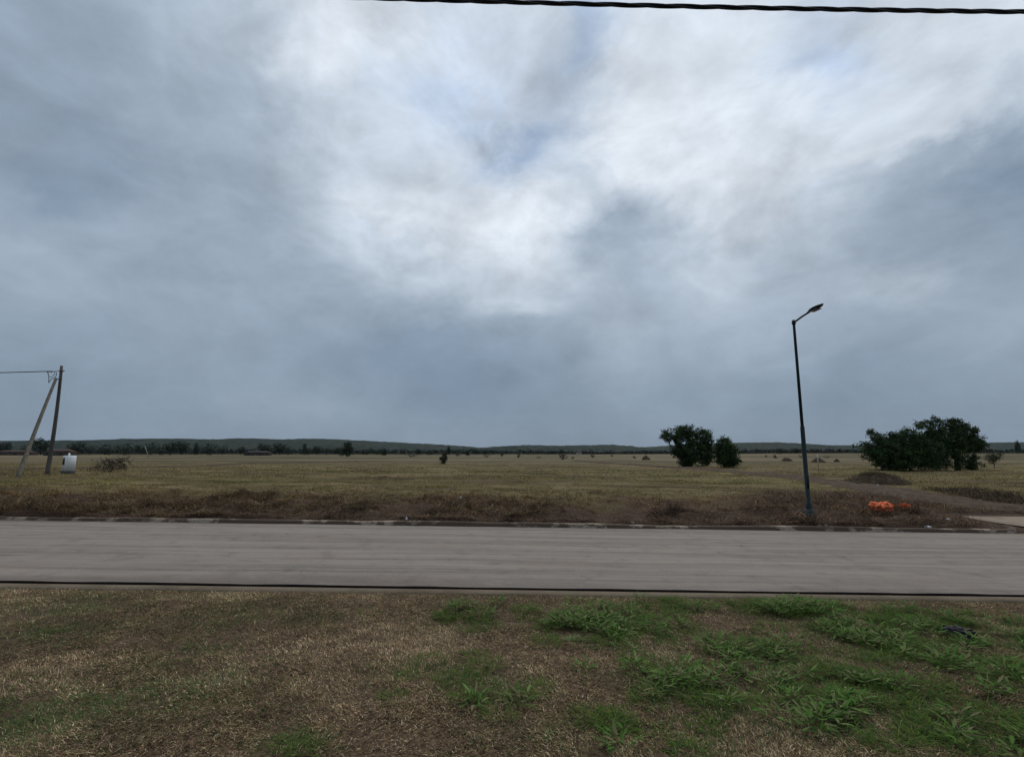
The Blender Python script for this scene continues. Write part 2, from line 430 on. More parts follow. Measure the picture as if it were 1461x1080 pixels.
def conc_mat(t, p):
    P = pos(t); n = t.noise(P, 1.4, 6, .65); f = t.noise(P, 40, 4, .7)
    c = t.mix(t.range(f, .3, .7), (.10, .080, .056), (.155, .125, .088))
    c = t.mix(t.range(n, .45, .62, 0, .85), c, (.085, .066, .044))
    bump(t, p, f, .4, .008); return c
M_conc = material('dirty_concrete', conc_mat, .95, .15)
def farconc_mat(t, p):
    P = pos(t); n = t.noise(t.map(P, (.8, 1, 1.6)), 1.6, 6, .7); f = t.noise(P, 26, 4, .7)
    s = t.new('ShaderNodeSeparateXYZ'); t.set(s.inputs[0], P)
    c = t.mix(t.range(f, .3, .7), (.22, .178, .135), (.38, .315, .245))
    c = t.mix(t.range(n, .40, .50, 0, .95), c, (.075, .053, .039))
    bump(t, p, f, .5, .01); return c
M_farconc = material('soiled_kerb_concrete', farconc_mat, .95, .15)
# the near kerb is flush with the verge
kx = np.linspace(-90, 90, 1)
def ky(xx): return [6.80 + xx * 0, 6.81 + xx * 0, 7.06 + xx * 0, 7.075 + xx * 0]
strip('kerb', -90, 90, 300, ky, lambda xx, r, yy: tilt(xx, 10) + [.0, .030, .026, -.03][r] + .006 * (fbm(xx * .6, xx * 0, 61) - .5), M_conc)
# the far kerb: a raised edge, laid in lengths, ending where the driveway begins
def far_kerb(name, pts):
    pts = np.array(pts, float); out = []
    seg = np.linalg.norm(np.diff(pts, axis=0), axis=1); L = np.concatenate([[0], np.cumsum(seg)])
    n = max(8, int(L[-1] / .12)); s = np.linspace(0, L[-1], n)
    x = np.interp(s, L, pts[:, 0]); y = np.interp(s, L, pts[:, 1])
    tx = np.gradient(x); ty_ = np.gradient(y); l = np.hypot(tx, ty_); nxv, nyv = -ty_ / l, tx / l
    prof = [(0, -.06), (.012, .07), (.035, .095), (.15, .10), (.165, .02)]
    V = []
    wob = .028 * (fbm(s * .45, s * 0, 71) - .5); wz = .07 * (fbm(s * .5, s * 0 + 3, 72) - .5)
    for (o, h) in prof: V.append(np.column_stack([x + nxv * (o + wob), y + nyv * (o + wob), tilt(x, 13) + h + (wz if h > .05 else 0)]))
    ob = link(name, npmesh(name, np.vstack(V), grid_faces(n, len(prof)), smooth=False), M_farconc)
    return tag(ob, kind='structure')
arc = [(12.0 + 1.1 * math.sin(a), 14.3 - 1.1 * math.cos(a)) for a in np.linspace(0, R(80), 12)]
far_kerb('kerb', [(-90, YF + .0), (12.0, YF + .0)] + arc[1:] )

# driveway slab and the dirt track that leaves it
def slab_mat(t, p):
    P = pos(t); n = t.noise(P, .9, 5, .6); f = t.noise(P, 30, 4, .7)
    c = t.mix(t.range(f, .3, .7), (.19, .150, .112), (.27, .22, .168))
    c = t.mix(t.range(n, .46, .66, 0, .6), c, (.13, .09, .06)); bump(t, p, f, .3, .006); return c
M_slab = material('driveway_concrete', slab_mat, .92, .15)
mb = MB()
sl = [(13.35, 13.26), (22, 13.26), (22, 15.7), (15.2, 15.9), (13.6, 15.6), (13.28, 14.6)]
# rows across y, following the slope
def slab():
    n = 40; V = []
    yy = np.linspace(13.24, 16.0, 16)
    for yv in yy:
        x0 = np.interp(yv, [13.2, 13.6, 14.4, 15.2, 16.0], [13.95, 13.75, 13.45, 13.3, 13.5]); xx = np.linspace(x0, 23, n)
        zz = tilt(xx, 13) + np.interp(yv, [13.2, 13.6, 16.0], [.015, .05, .13]); V.append(np.column_stack([xx, xx * 0 + yv, zz]))
    o = link('driveway', npmesh('driveway', np.vstack(V), grid_faces(n, 16), smooth=True), M_slab); tag(o, kind='structure')
slab()
TR = [(1600, 735), (1461, 733), (1400, 727), (1320, 712), (1240, 696), (1180, 686), (1110, 679), (1040, 673), (960, 667), (880, 661.5), (820, 657)]
TP = np.array([hit(a, b)[:2] for a, b in TR])
def spline(P, n):
    L = np.concatenate([[0], np.cumsum(np.linalg.norm(np.diff(P, axis=0), axis=1))]); s = np.linspace(0, L[-1], n)
    Q = np.column_stack([np.interp(s, L, P[:, k]) for k in range(P.shape[1])])
    w_ = max(3, n // 14); ker = np.ones(w_) / w_
    for k in range(P.shape[1]):
        pad = np.pad(Q[:, k], w_ // 2, mode='edge'); Q[:, k] = np.convolve(pad, ker, 'valid')[:n]
    return Q
def track_mat(dark, light):
    def f(t, p):
        P = pos(t); n = t.noise(P, 1.3, 6, .7); fn = t.noise(t.map(P, (1, .5, 1)), 7, 7, .75)
        rut = t.new('ShaderNodeVertexColor', layer_name='tint').outputs[0]
        c = t.mix(t.range(fn, .3, .7), dark, light)
        c = t.mix(t.range(n, .48, .7, 0, .5), c, (.05, .045, .025))
        bump(t, p, t.math('ADD', fn, n), .8, .04); return c
    return f
M_track = material('track_soil', track_mat((.028, .019, .013), (.112, .079, .055)), .95, .1)
def track(name, P, width, n=200, rut=.09):
    Q = spline(P, n); d = np.gradient(Q, axis=0); d /= np.linalg.norm(d, axis=1, keepdims=True); nrm = np.column_stack([-d[:, 1], d[:, 0]])
    m = 15; off = np.linspace(-1, 1, m); V = []
    s = np.arange(n) * .3
    for k in range(m):
        ww = width * (.5 + .18 * (fbm(s, s * 0 + (off[k] > 0) * 9, 80) - .5))
        xy = Q + nrm * (off[k] * ww)[:, None]
        prof = -rut * (math.exp(-((abs(off[k]) - .5) / .16) ** 2)) + (.03 if abs(off[k]) < .2 else 0)
        edge = -.10 if abs(off[k]) > .99 else 0
        V.append(np.column_stack([xy, G(xy[:, 0], xy[:, 1]) + .09 + prof + edge + .03 * (fbm(xy[:, 0] * 2, xy[:, 1] * 2, 81) - .5)]))
    o = link(name, npmesh(name, np.vstack(V), grid_faces(n, m)[:, ::-1], smooth=True), M_track); return tag(o, kind='structure')
track('dirt_track', TP, 2.7)
TL = np.array([hit(a, b)[:2] for a, b in [(-40, 671), (120, 669), (250, 666), (340, 662.5), (430, 660), (520, 657.5)]])
track('dirt_track', TL, 3.2, 120)
def track_dist(x, y, Q):
    dmin = np.full(np.shape(x), 1e9)
    for q in Q: dmin = np.minimum(dmin, np.hypot(x - q[0], y - q[1]))
    return dmin
TQ = spline(TP, 90); TLQ = spline(TL, 60)

# ------------------------------------------------------------------ hills
def hill_mat(t, p):
    P = pos(t)
    n = t.noise(t.map(P, (1, .5, 1)), .012, 5, .6); f = t.noise(P, .06, 4, .7)
    c = t.mix(t.range(f, .35, .65), (.005, .012, .012), (.030, .046, .036))
    c = t.mix(t.range(n, .48, .66, 0, .6), c, (.032, .042, .027)); bump(t, p, f, 1.0, 6); return c
M_hill = material('wooded_hillside', hill_mat, .95, .1)
def hills(prof, Yc, depth, seed):
    px = [a for a, b in prof]; py = [b for a, b in prof]
    n = 700; m = 46
    pxx = np.linspace(px[0], px[-1], n); pyy = np.interp(pxx, px, py)
    ker = np.ones(15) / 15; pyy = np.convolve(np.pad(pyy, 7, mode='edge'), ker, 'valid')
    crest = np.array([at(a, b, Yc) for a, b in zip(pxx, pyy)])
    V = []
    for k in np.linspace(-1, 1, m):
        y = Yc + k * depth
        shape = (1 - k * k) ** .8 if k < 0 else (1 - k * k)
        x = crest[:, 0] * (1 + .0)
        h = np.maximum(crest[:, 2] - 1, 0) * shape
        bumps = (fbm(x / 14, y / 14 + x * 0, seed, 3) - .5) * 6 + (fbm(x / 120, y / 90 + x * 0, seed + 3) - .5) * 26 * (shape * (1 - shape) * 3)
        V.append(np.column_stack([x, x * 0 + y, .5 + h + bumps * min(1, shape * 4) - (0 if shape > .02 else 4)]))
    o = link('hills', npmesh('hills', np.vstack(V), grid_faces(n, m), smooth=True), M_hill); tag(o, kind='structure')
hills([(-500, 640), (-120, 631), (0, 630), (100, 629.5), (200, 628), (265, 626.2), (300, 627), (330, 627.5), (372, 625.8), (420, 627.8), (475, 626.6), (520, 629), (560, 631), (600, 633), (640, 635), (672, 637.5), (700, 641), (760, 648)], 2100, 620, 90)
hills([(560, 647), (640, 643), (690, 639), (720, 636.6), (755, 635.2), (790, 636), (840, 635.6), (860, 634.8), (880, 637.5), (900, 640.5), (950, 646)], 1750, 500, 95)
hills([(800, 646), (860, 641), (930, 637.5), (970, 634.6), (1050, 631.8), (1085, 631.4), (1110, 633.6), (1160, 635.4), (1225, 636), (1300, 633.6), (1410, 631.6), (1461, 631), (1600, 629), (2000, 640)], 2350, 650, 99)

# ------------------------------------------------------------------ blades
def blades(x, y, z, length, width, lean, azim, colr, curl=None):
    """one two-face bent blade per root; returns V, F, colours"""
    n = len(x)
    dirx, diry = np.cos(azim), np.sin(azim)
    sx_, sy_ = -diry, dirx
    h1 = length * .55; l1 = lean * .8; l2 = np.minimum(lean * 1.35, 1.65)
    ax, az_ = np.sin(l1) * h1, np.cos(l1) * h1
    bx, bz = ax + np.sin(l2) * length * .45, az_ + np.cos(l2) * length * .45
    P0 = np.column_stack([x - sx_ * width / 2, y - sy_ * width / 2, z]); P1 = np.column_stack([x + sx_ * width / 2, y + sy_ * width / 2, z])
    P2 = np.column_stack([x + dirx * ax + sx_ * width * .4, y + diry * ax + sy_ * width * .4, z + az_]); P3 = np.column_stack([x + dirx * ax - sx_ * width * .4, y + diry * ax - sy_ * width * .4, z + az_])
    P4 = np.column_stack([x + dirx * bx, y + diry * bx, z + bz])
    V = np.stack([P0, P1, P2, P3, P4], 1).reshape(-1, 3)
    b = np.arange(n) * 5
    Q = np.column_stack([b, b + 1, b + 2, b + 3]); T = np.column_stack([b + 3, b + 2, b + 4])
    C = np.repeat(colr, 5, 0)
    return V, Q, T, C
def blade_obj(name, sets, label=None, cat=None, kind='stuff', mat=None, parent=None):
    V = []; Q = []; T = []; C = []; n = 0
    for (v, q, t_, c) in sets: V.append(v); Q.append(q + n); T.append(t_ + n); C.append(c); n += len(v)
    o = link(name, npmesh(name, np.vstack(V), [np.vstack(Q), np.vstack(T)], np.vstack(C)), mat or M_blade, parent)
    if label or kind: tag(o, label, cat, None, kind)
    return o
def pal(n, cols, wts):
    cols = np.array(cols); k = rng.choice(len(cols), n, p=np.array(wts) / sum(wts)); c = cols[k] * rng.uniform(.75, 1.25, (n, 1))
    return c
DRY = [(0.28, 0.197, 0.114), (0.137, 0.091, 0.056), (0.597, 0.49, 0.316), (0.072, 0.048, 0.031), (0.215, 0.168, 0.083), (0.35, 0.263, 0.175)]
GREEN = [(.090, .135, .040), (.060, .100, .034), (.135, .165, .060), (.052, .105, .042)]

# green areas of the near verge: pixel, radius in metres, strength
GR = [(50, 905, .55, .9), (130, 900, .4, .6), (120, 860, .5, .45), (230, 945, .4, .4), (150, 1005, .55, .75), (70, 1020, .5, .7), (230, 1000, .5, .65), (330, 880, .6, .55),
      (370, 870, .5, .5), (290, 925, .35, .5), (100, 870, .6, .5), (330, 970, .4, .4), (560, 955, .25, .4), (650, 875, .5, .4), (670, 965, .35, .55), (720, 980, .3, .6), (690, 890, .3, .5),
      (870, 890, .6, 1), (800, 1040, .4, .4), (870, 1030, .25, .5), (990, 975, .5, .9), (960, 870, .4, .5), (1080, 930, .5, .8), (1140, 870, .6, 1), (1230, 905, .6, 1), (1190, 965, .35, .9), (1300, 940, .7, .9), (1280, 985, .6, .8),
      (1340, 890, .7, .9), (1420, 910, .7, .9), (1430, 960, .6, .75), (1150, 995, .5, .8), (1060, 1000, .4, .7), (1210, 1030, .5, .75), (1330, 1020, .6, .7), (1400, 1040, .6, .7), (1000, 1060, .3, .4), (415, 1060, .2, .8), (440, 880, .4, .5)]
GRW = [(hit(a, b)[:2], r, s) for a, b, r, s in GR]
def greenness(x, y):
    g_ = np.zeros_like(x)
    for (c, r, s) in GRW:
        g_ = np.maximum(g_, s * np.exp(-(((x - c[0]) / (r * 1.15)) ** 2 + ((y - c[1]) / (r * .9)) ** 2)))
    g_ = g_ + .12 * sstep(.5, .7, fbm(x * .8, y * .8, 33)) + .10 * sstep(4.8, 6.4, y)
    return np.clip(g_ * (.35 + 1.3 * fbm(x * 2.5, y * 2.5, 34)), 0, 1)
sets = []
n = 760000
x = rng.uniform(-1, 1, n); y = rng.uniform(0, 1, n) ** .95 * 5.4 + 1.5
x = x * (y * 1.06 + 1.6)
keep = (y < 6.95 + .46 * (fbm(x * 1.1, x * 0, 35) - .38) + .10 * (fbm(x * 6, x * 0, 36) - .5))
bare = fbm(x * 1.6, y * 1.6, 37); keep &= rng.uniform(0, 1, n) < .45 + .75 * sstep(.25, .55, bare)
x, y = x[keep], y[keep]; n = len(x)
gr = greenness(x, y)
isg = rng.uniform(0, 1, n) < gr * np.where(x < .5, .74, .74)
tuft = fbm(x * 5, y * 5, 38)
L = rng.uniform(.018, .048, n) * (.6 + .8 * tuft) * (1 + .35 * isg)
lean = np.clip(rng.normal(1.25, .30, n), .15, 1.5)
flow = fbm(x * 1.4, y * 1.4, 39) * 8
az_ = flow + rng.normal(0, 1.1, n)
c = pal(n, DRY, [5, 4, 1.6, 2.6, 2, 2]); cg = pal(n, GREEN, [4, 3, 2, 2])
tone = (.65 + .5 * fbm(x * 1.2, y * 1.2, 31)) * (.5 + 1.0 * fbm(x * 5, y * 5, 32)) * 1.38          # patches of paler and browner thatch
c *= tone[:, None]
c = np.where(isg[:, None], cg, c)
c[:, 0] *= 1
sets.append(blades(x, y, G(x, y) - .004, L, rng.uniform(.0026, .0050, n), lean, az_, c))
blade_obj('verge_grass', sets, 'short mown dry grass with green patches on the near verge', 'grass')

# field stubble
sets = []
def scatter(n, y0, y1, pw=1.0, spread=1.06, mar=2.0):
    y = y0 * (y1 / y0) ** (rng.uniform(0, 1, n) ** pw); x = rng.uniform(-1, 1, n) * (y * spread + mar); return x, y
FDRY = [(0.227, 0.17, 0.079), (0.155, 0.114, 0.055), (0.321, 0.252, 0.143), (0.105, 0.074, 0.04), (0.166, 0.143, 0.054)]
FGRN = [(0.127, 0.127, 0.024), (0.101, 0.113, 0.022), (0.173, 0.154, 0.039)]
def field(n, y0, y1, L0, L1, W0, W1):
    x, y = scatter(n, y0, y1)
    fade = rng.uniform(0, 1, n) > sstep(55, 118, y) * .95
    td = np.minimum(track_dist(x, y, TQ) - 1.1, track_dist(x, y, TLQ) - 1.3)
    k = ((td > 0) | (rng.uniform(0, 1, n) < .06)) & ~((x > 12.6) & (y < 17.2))
    tf = fbm(x * .9, y * .9, 45); k &= rng.uniform(0, 1, n) < .25 + 1.1 * sstep(.35, .6, tf)
    k &= fade; x, y, tf = x[k], y[k], tf[k]; n = len(x)
    gm = np.maximum(sstep(.40, .60, fbm(x * .08, y * .12, 46)), .9 * np.exp(-((x + .12 * y) / (.42 * y)) ** 2) * sstep(.3, .55, fbm(x * .3, y * .3, 44))) * sstep(17, 26, y)
    isg = rng.uniform(0, 1, n) < .12 + .75 * gm
    c = np.where(isg[:, None], pal(n, FGRN, [3, 3, 2]), pal(n, FDRY, [4, 3, 2, 2, 2]))
    tone = (.42 + .62 * sstep(.36, .62, fbm(x * .16, y * .5, 47))) * (.4 + 1.2 * fbm(x * 1.2, y * 1.7, 49)) * 1.4; c *= tone[:, None]
    red = (1 - sstep(16.5, 20.5, y + 9 * (fbm(x * .28, y * .45, 48) - .5)))[:, None]
    c = c * (1 - red) + c * np.array([.66, .53, .50]) * red
    Ln = rng.uniform(L0, L1, n) * (.6 + .8 * tf)
    return blades(x, y, G(x, y) - .01, Ln, rng.uniform(W0, W1, n), np.clip(rng.normal(1.36, .24, n), .2, 1.6), rng.uniform(0, 6.28, n), c)
sets.append(field(230000, 15.0, 40, .05, .17, .008, .016))
sets.append(field(90000, 38, 120, .12, .30, .02, .04))
def tufts(n, y0, y1, per, rad, L0, L1, W0, W1):
    cx, cy = scatter(n, y0, y1); k = (track_dist(cx, cy, TQ) > 1.5) & ~((cx > 12.4) & (cy < 17.5)) & (rng.uniform(0, 1, n) < .15 + 1.1 * sstep(.4, .6, fbm(cx * .3, cy * .55, 66)))
    cx, cy = cx[k], cy[k]; n = len(cx); x = np.repeat(cx, per) + rng.normal(0, rad, n * per) * 1.7; y = np.repeat(cy, per) + rng.normal(0, rad, n * per); m = n * per
    gm = sstep(.45, .62, fbm(cx * .08, cy * .12, 46)); isg = np.repeat(rng.uniform(0, 1, n) < .10 + .5 * gm, per)
    tone = np.repeat(rng.uniform(.35, 1.25, n), per)
    red = np.repeat(1 - sstep(16.5, 21, cy + 9 * (fbm(cx * .28, cy * .45, 48) - .5)), per)[:, None]
    c = np.where(isg[:, None], pal(m, FGRN, [3, 3, 2]), pal(m, FDRY, [4, 3, 2.4, 2, 2])) * tone[:, None]
    c = c * (1 - red) + c * np.array([.66, .52, .48]) * red
    return blades(x, y, G(x, y) - .01, rng.uniform(L0, L1, m), rng.uniform(W0, W1, m), np.clip(rng.normal(1.22, .3, m), .1, 1.58), rng.uniform(0, 6.28, m), c)
sets.append(tufts(7500, 15.5, 34, 18, .10, .06, .16, .008, .017))
sets.append(tufts(7000, 30, 95, 12, .20, .09, .22, .02, .045))
blade_obj('field_grass', sets, 'dry olive and tan mown grass of the open field', 'grass')

# raked brush along the bank
BR = [(0.113, 0.064, 0.042), (0.064, 0.037, 0.026), (0.166, 0.104, 0.067), (0.28, 0.195, 0.125), (0.042, 0.027, 0.02)]
BT = [(0.19, 0.133, 0.067), (0.122, 0.084, 0.043), (0.266, 0.198, 0.109), (0.07, 0.049, 0.028)]
def brush(n, L0, L1, W0, W1, pile):
    x = rng.uniform(-19, 19, n); y = 13.36 + (rng.uniform(0, 1, n) ** 1.25) * np.where(x > 8, 9.5, 5.0)
    dens = fbm(x * .6, y * .8, 55); lim = 2.4 + 3.6 * (fbm(x * .35, y * .3, 56) - .5) * 2 + 7 * sstep(7.5, 10.5, x)
    k = (y - 13.36 < lim) & ~((x > 12.9 - .25 * (y - 13.2)) & (y < 16.6) & (y > 13.9)) & ~((x > 12.1) & (y < 14.2))
    k &= (track_dist(x, y, TQ) > 1.15) & (rng.uniform(0, 1, n) < (.25 + 1.0 * sstep(.35, .6, dens)) * (.35 + .9 * sstep(.42, .56, fbm(x * 2.6, y * 2.2, 65, 3))))
    edge = (y < 13.62); k &= ~edge | (rng.uniform(0, 1, n) < (.25 + sstep(.38, .52, fbm(x * .9, x * 0 + 7, 57))))
    x, y, dens = x[k], y[k], dens[k]; n = len(x)
    rd = sstep(-3, 4, x + 4 * (fbm(x * .4, y * .4, 58) - .5)) * .75 + .15
    isr = rng.uniform(0, 1, n) < rd
    c = np.where(isr[:, None], pal(n, BR, [4, 3, 3, 1.6, 2.5]), pal(n, BT, [4, 4, 1.6, 3]))
    z = G(x, y) + rng.uniform(-.01, 1, n) * pile * sstep(.35, .65, dens)
    return blades(x, y, z, rng.uniform(L0, L1, n), rng.uniform(W0, W1, n), np.clip(rng.normal(1.48, .2, n), .3, 1.62), rng.uniform(0, 6.28, n), c * (.12 + 1.6 * fbm(x * 1.9, y * 2.4, 60, 3) ** 1.3)[:, None])
blade_obj('dry_brush', [brush(250000, .05, .18, .006, .014, .10), brush(34000, .22, .55, .007, .016, .17)], 'raked red-brown dead brush piled along the far kerb', 'brush')

ha, hb_ = hit(1375, 703), hit(1475, 722)
n = 16000; k = rng.uniform(-.3, 1.6, n); x = ha.x + (hb_.x - ha.x) * k + rng.normal(0, .5, n); y = ha.y + (hb_.y - ha.y) * k + rng.normal(0, .7, n)
kk = (track_dist(x, y, TQ) > 1.3); x, y = x[kk], y[kk]; n = len(x)
hp_ = sstep(.3, .6, fbm(x * .9, y * .9, 59)); isr = rng.uniform(0, 1, n) < .7
c = np.where(isr[:, None], pal(n, [(.050, .036, .026), (.030, .023, .018), (.080, .060, .042), (.045, .05, .025)], [3, 3, 2, 2]), pal(n, BT, [4, 4, 1, 3]))
blade_obj('dry_brush', [blades(x, y, G(x, y) + rng.uniform(0, 1, n) ** 1.5 * .26 * hp_, rng.uniform(.08, .30, n), rng.uniform(.008, .018, n), np.clip(rng.normal(1.2, .35, n), .1, 1.55), rng.uniform(0, 6.28, n), c)], 'dark dead weeds heaped on the far side of the dirt track at right', 'brush')

# ------------------------------------------------------------------ leafy weeds
def leaf_strip(L, W, az_, lean, droop, lobes, n=7):
    """one arched leaf with a lobed edge"""
    s = np.linspace(0, 1, n); w_ = W * np.sin(np.pi * np.clip(s * .93 + .05, 0, 1)) ** .7 * (1 + .35 * np.where(np.arange(n) % 2, 1, -1) * lobes)
    ang = lean + droop * s; dx = np.cumsum(np.sin(ang)) * L / n; dz = np.cumsum(np.cos(ang)) * L / n
    ca, sa = math.cos(az_), math.sin(az_)
    Cn = np.column_stack([dx * ca, dx * sa, dz]); S = np.array([-sa, ca, 0])
    V = np.vstack([Cn - S * w_[:, None] / 2 + [0, 0, 1] * (w_[:, None] * .18), Cn, Cn + S * w_[:, None] / 2 + [0, 0, 1] * (w_[:, None] * .18)])
    Q = []
    for r in range(2):
        for k in range(n - 1): Q.append((r * n + k, r * n + k + 1, (r + 1) * n + k + 1, (r + 1) * n + k))
    return V, np.array(Q)
def weed_mesh(kind, size, seed):
    r = np.random.default_rng(seed); V = []; Q = []; C = []; n = 0
    def put(v, q, c):
        nonlocal n
        V.append(v); Q.append(q + n); C.append(np.tile(c, (len(v), 1))); n += len(v)
    if kind == 'rosette':
        for k in range(r.integers(11, 19)):
            v, q = leaf_strip(size * r.uniform(.5, .9), size * r.uniform(.05, .10), r.uniform(0, 6.28), r.uniform(1.15, 1.6), r.uniform(-.12, .15), 1.2, 13)
            put(v, q, np.array([(.090, .155, .042), (.165, .215, .09), (.065, .120, .030), (.16, .15, .085)][r.integers(4)]) * r.uniform(.8, 1.25))
    elif kind == 'broad':
        for k in range(int(120 * size / .3)):
            a, d = r.uniform(0, 6.28), size * 0.95 * r.uniform(0, 1) ** .6
            v, q = leaf_strip(r.uniform(.05, .13), r.uniform(.007, .022), a + r.normal(0, .9), r.uniform(1.0, 1.55), r.uniform(-.1, .3), .25, 7)
            v = v + [d * math.cos(a), d * math.sin(a) * .7, r.uniform(0, .08)]
            put(v, q, np.array([(.055, .130, .022), (.080, .165, .032), (.140, .195, .065), (.15, .15, .07)][r.integers(4)]) * r.uniform(.75, 1.25))
    else:
        for k in range(int(150 * size / .15)):
            a, d = r.uniform(0, 6.28), size * .75 * r.uniform(0, 1) ** .6
            v, q = leaf_strip(r.uniform(.04, .12), r.uniform(.003, .006), a + r.normal(0, .9), r.uniform(.7, 1.5), r.uniform(.2, .8), 0, 4)
            v = v + [d * math.cos(a), d * math.sin(a), 0]
            put(v, q, np.array([(.090, .150, .022), (.066, .125, .020), (.115, .165, .035), (.05, .11, .03)][r.integers(4)]) * r.uniform(.8, 1.2))
    return V, Q, C
def weed(px, py, kinds, label, name='weed'):
    p = hit(px, py); V = []; Q = []; C = []; n = 0
    for i, (kd, size, ox, oy) in enumerate(kinds):
        v, q, c = weed_mesh(kd, size, int(px * 7 + py + i * 13))
        off = np.array([ox, oy, gz(p.x + ox, p.y + oy) - p.z])
        for a in v: V.append(a + off)
        for a in q: Q.append(a + n)
        C += c; n += sum(len(a) for a in v)
    o = link(name, npmesh(name, np.vstack(V), np.vstack(Q), np.vstack(C), smooth=True), M_blade)
    o.location = p; return tag(o, label, 'weed', 'green weeds on the near verge')
weed(870, 893, [('broad', .42, 0, 0), ('broad', .30, -.22, -.04), ('rosette', .22, .12, .08)], 'large leafy green weed clump standing alone near the road edge')
weed(905, 925, [('rosette', .16, 0, 0), ('rosette', .13, -.15, .03)], 'small green sprig just in front of the large lone clump')
weed(815, 915, [('rosette', .16, 0, 0), ('rosette', .12, .12, .05)], 'pale spiky sprig beside the large lone clump')
weed(1140, 872, [('broad', .40, 0, 0), ('broad', .30, .22, -.05), ('broad', .28, -.25, 0)], 'dark green leafy clump close to the tarred road joint')
weed(1235, 910, [('rosette', .30, 0, 0), ('rosette', .26, .22, .05), ('broad', .2, -.2, .1)], 'feathery grey-green rosette weed in the middle of the green patch')
weed(1075, 935, [('rosette', .26, 0, 0), ('rosette', .2, .2, -.1)], 'spiky pale weed at the left edge of the green patch')
weed(1000, 975, [('rosette', .26, 0, 0), ('rosette', .22, -.15, .06), ('broad', .16, .1, .05)], 'sharp-leaved blue-green weed standing in brown grass')
weed(1190, 968, [('tuft', .20, 0, 0), ('tuft', .16, .1, .06)], 'bright yellow-green moss-like tuft among the weeds', 'grass_tuft')
weed(415, 1064, [('tuft', .13, 0, 0), ('tuft', .10, .09, -.06)], 'fresh green grass tuft alone in the brown lawn', 'grass_tuft')
weed(1300, 925, [('tuft', .22, 0, 0), ('broad', .2, -.15, .08), ('tuft', .15, .2, .1)], 'bright green tuft in front of the dark plastic scrap', 'grass_tuft')
# the many lesser weeds
V = []; Q = []; C = []; nn = 0
for i in range(520):
    for tr in range(40):
        xx, yy = random.uniform(-1, 8), random.uniform(3.0, 6.7)
        if abs(xx) > yy * 1.08 + .3: continue
        gden = float(greenness(np.array([xx]), np.array([yy]))[0])
        if random.random() < gden ** 1.6: break
    else: continue
    kd = random.choices(['rosette', 'broad', 'tuft'], [2, 3, 6])[0]
    v, q, c = weed_mesh(kd, {'rosette': random.uniform(.05, .12), 'broad': random.uniform(.05, .14), 'tuft': random.uniform(.08, .2)}[kd], 5000 + i)
    for a in v: V.append(a + np.array([xx, yy, gz(xx, yy)]))
    for a in q: Q.append(a + nn)
    C += c; nn += sum(len(a) for a in v)
tag(link('weeds', npmesh('weeds', np.vstack(V), np.vstack(Q), np.vstack(C), smooth=True), M_blade), 'low green weeds spreading through the dry verge grass', 'weeds', None, 'stuff')

# ------------------------------------------------------------------ trees
def leaves(centres, spread, per, size, cols, seed, flat=.8):
    r = np.random.default_rng(seed); n = len(centres) * per
    P = np.repeat(centres, per, 0) + r.normal(0, 1, (n, 3)) * np.array([spread, spread, spread * flat])
    a = r.normal(0, 1, (n, 3)); a /= np.linalg.norm(a, axis=1, keepdims=True); b = np.cross(a, r.normal(0, 1, (n, 3))); b /= np.linalg.norm(b, axis=1, keepdims=True)
    s = size * r.uniform(.6, 1.3, (n, 1))
    V = np.stack([P - a * s, P + b * s * .55, P + a * s, P - b * s * .55], 1).reshape(-1, 3)
    k = np.arange(n) * 4; Q = np.column_stack([k, k + 1, k + 2, k + 3])
    cc = np.array(cols)[r.integers(0, len(cols), len(centres))]; cc = np.repeat(cc * r.uniform(.5, 1.6, (len(centres), 1)), per, 0) * r.uniform(.85, 1.15, (n, 1))
    return V, Q, np.repeat(cc, 4, 0)
LEAFC = [(0.026, 0.052, 0.017), (0.036, 0.069, 0.019), (0.019, 0.04, 0.017), (0.05, 0.079, 0.024)]
def lobes_points(lobes, n, seed, hollow=.35, gap=.0):
    r = np.random.default_rng(seed); vol = np.array([l[3] * l[4] * l[5] for l in lobes]) ** .72; k = r.choice(len(lobes), n, p=vol / vol.sum())
    d = r.normal(0, 1, (n, 3)); d /= np.linalg.norm(d, axis=1, keepdims=True)
    rad = hollow + (1 - hollow) * r.uniform(0, 1, (n, 1)) ** .6
    Lb = np.array(lobes)[k]; wob = .82 + .36 * fbm(d[:, 0] * 2 + k * 3.1, d[:, 2] * 2 + d[:, 1], seed)[:, None]
    P = Lb[:, :3] + d * Lb[:, 3:6] * rad * wob
    if gap: P = P[r.uniform(0, 1, len(P)) > gap * sstep(.45, .6, fbm(P[:, 0] * .9, P[:, 2] * .9 + P[:, 1] * .3, seed + 1))]
    return P
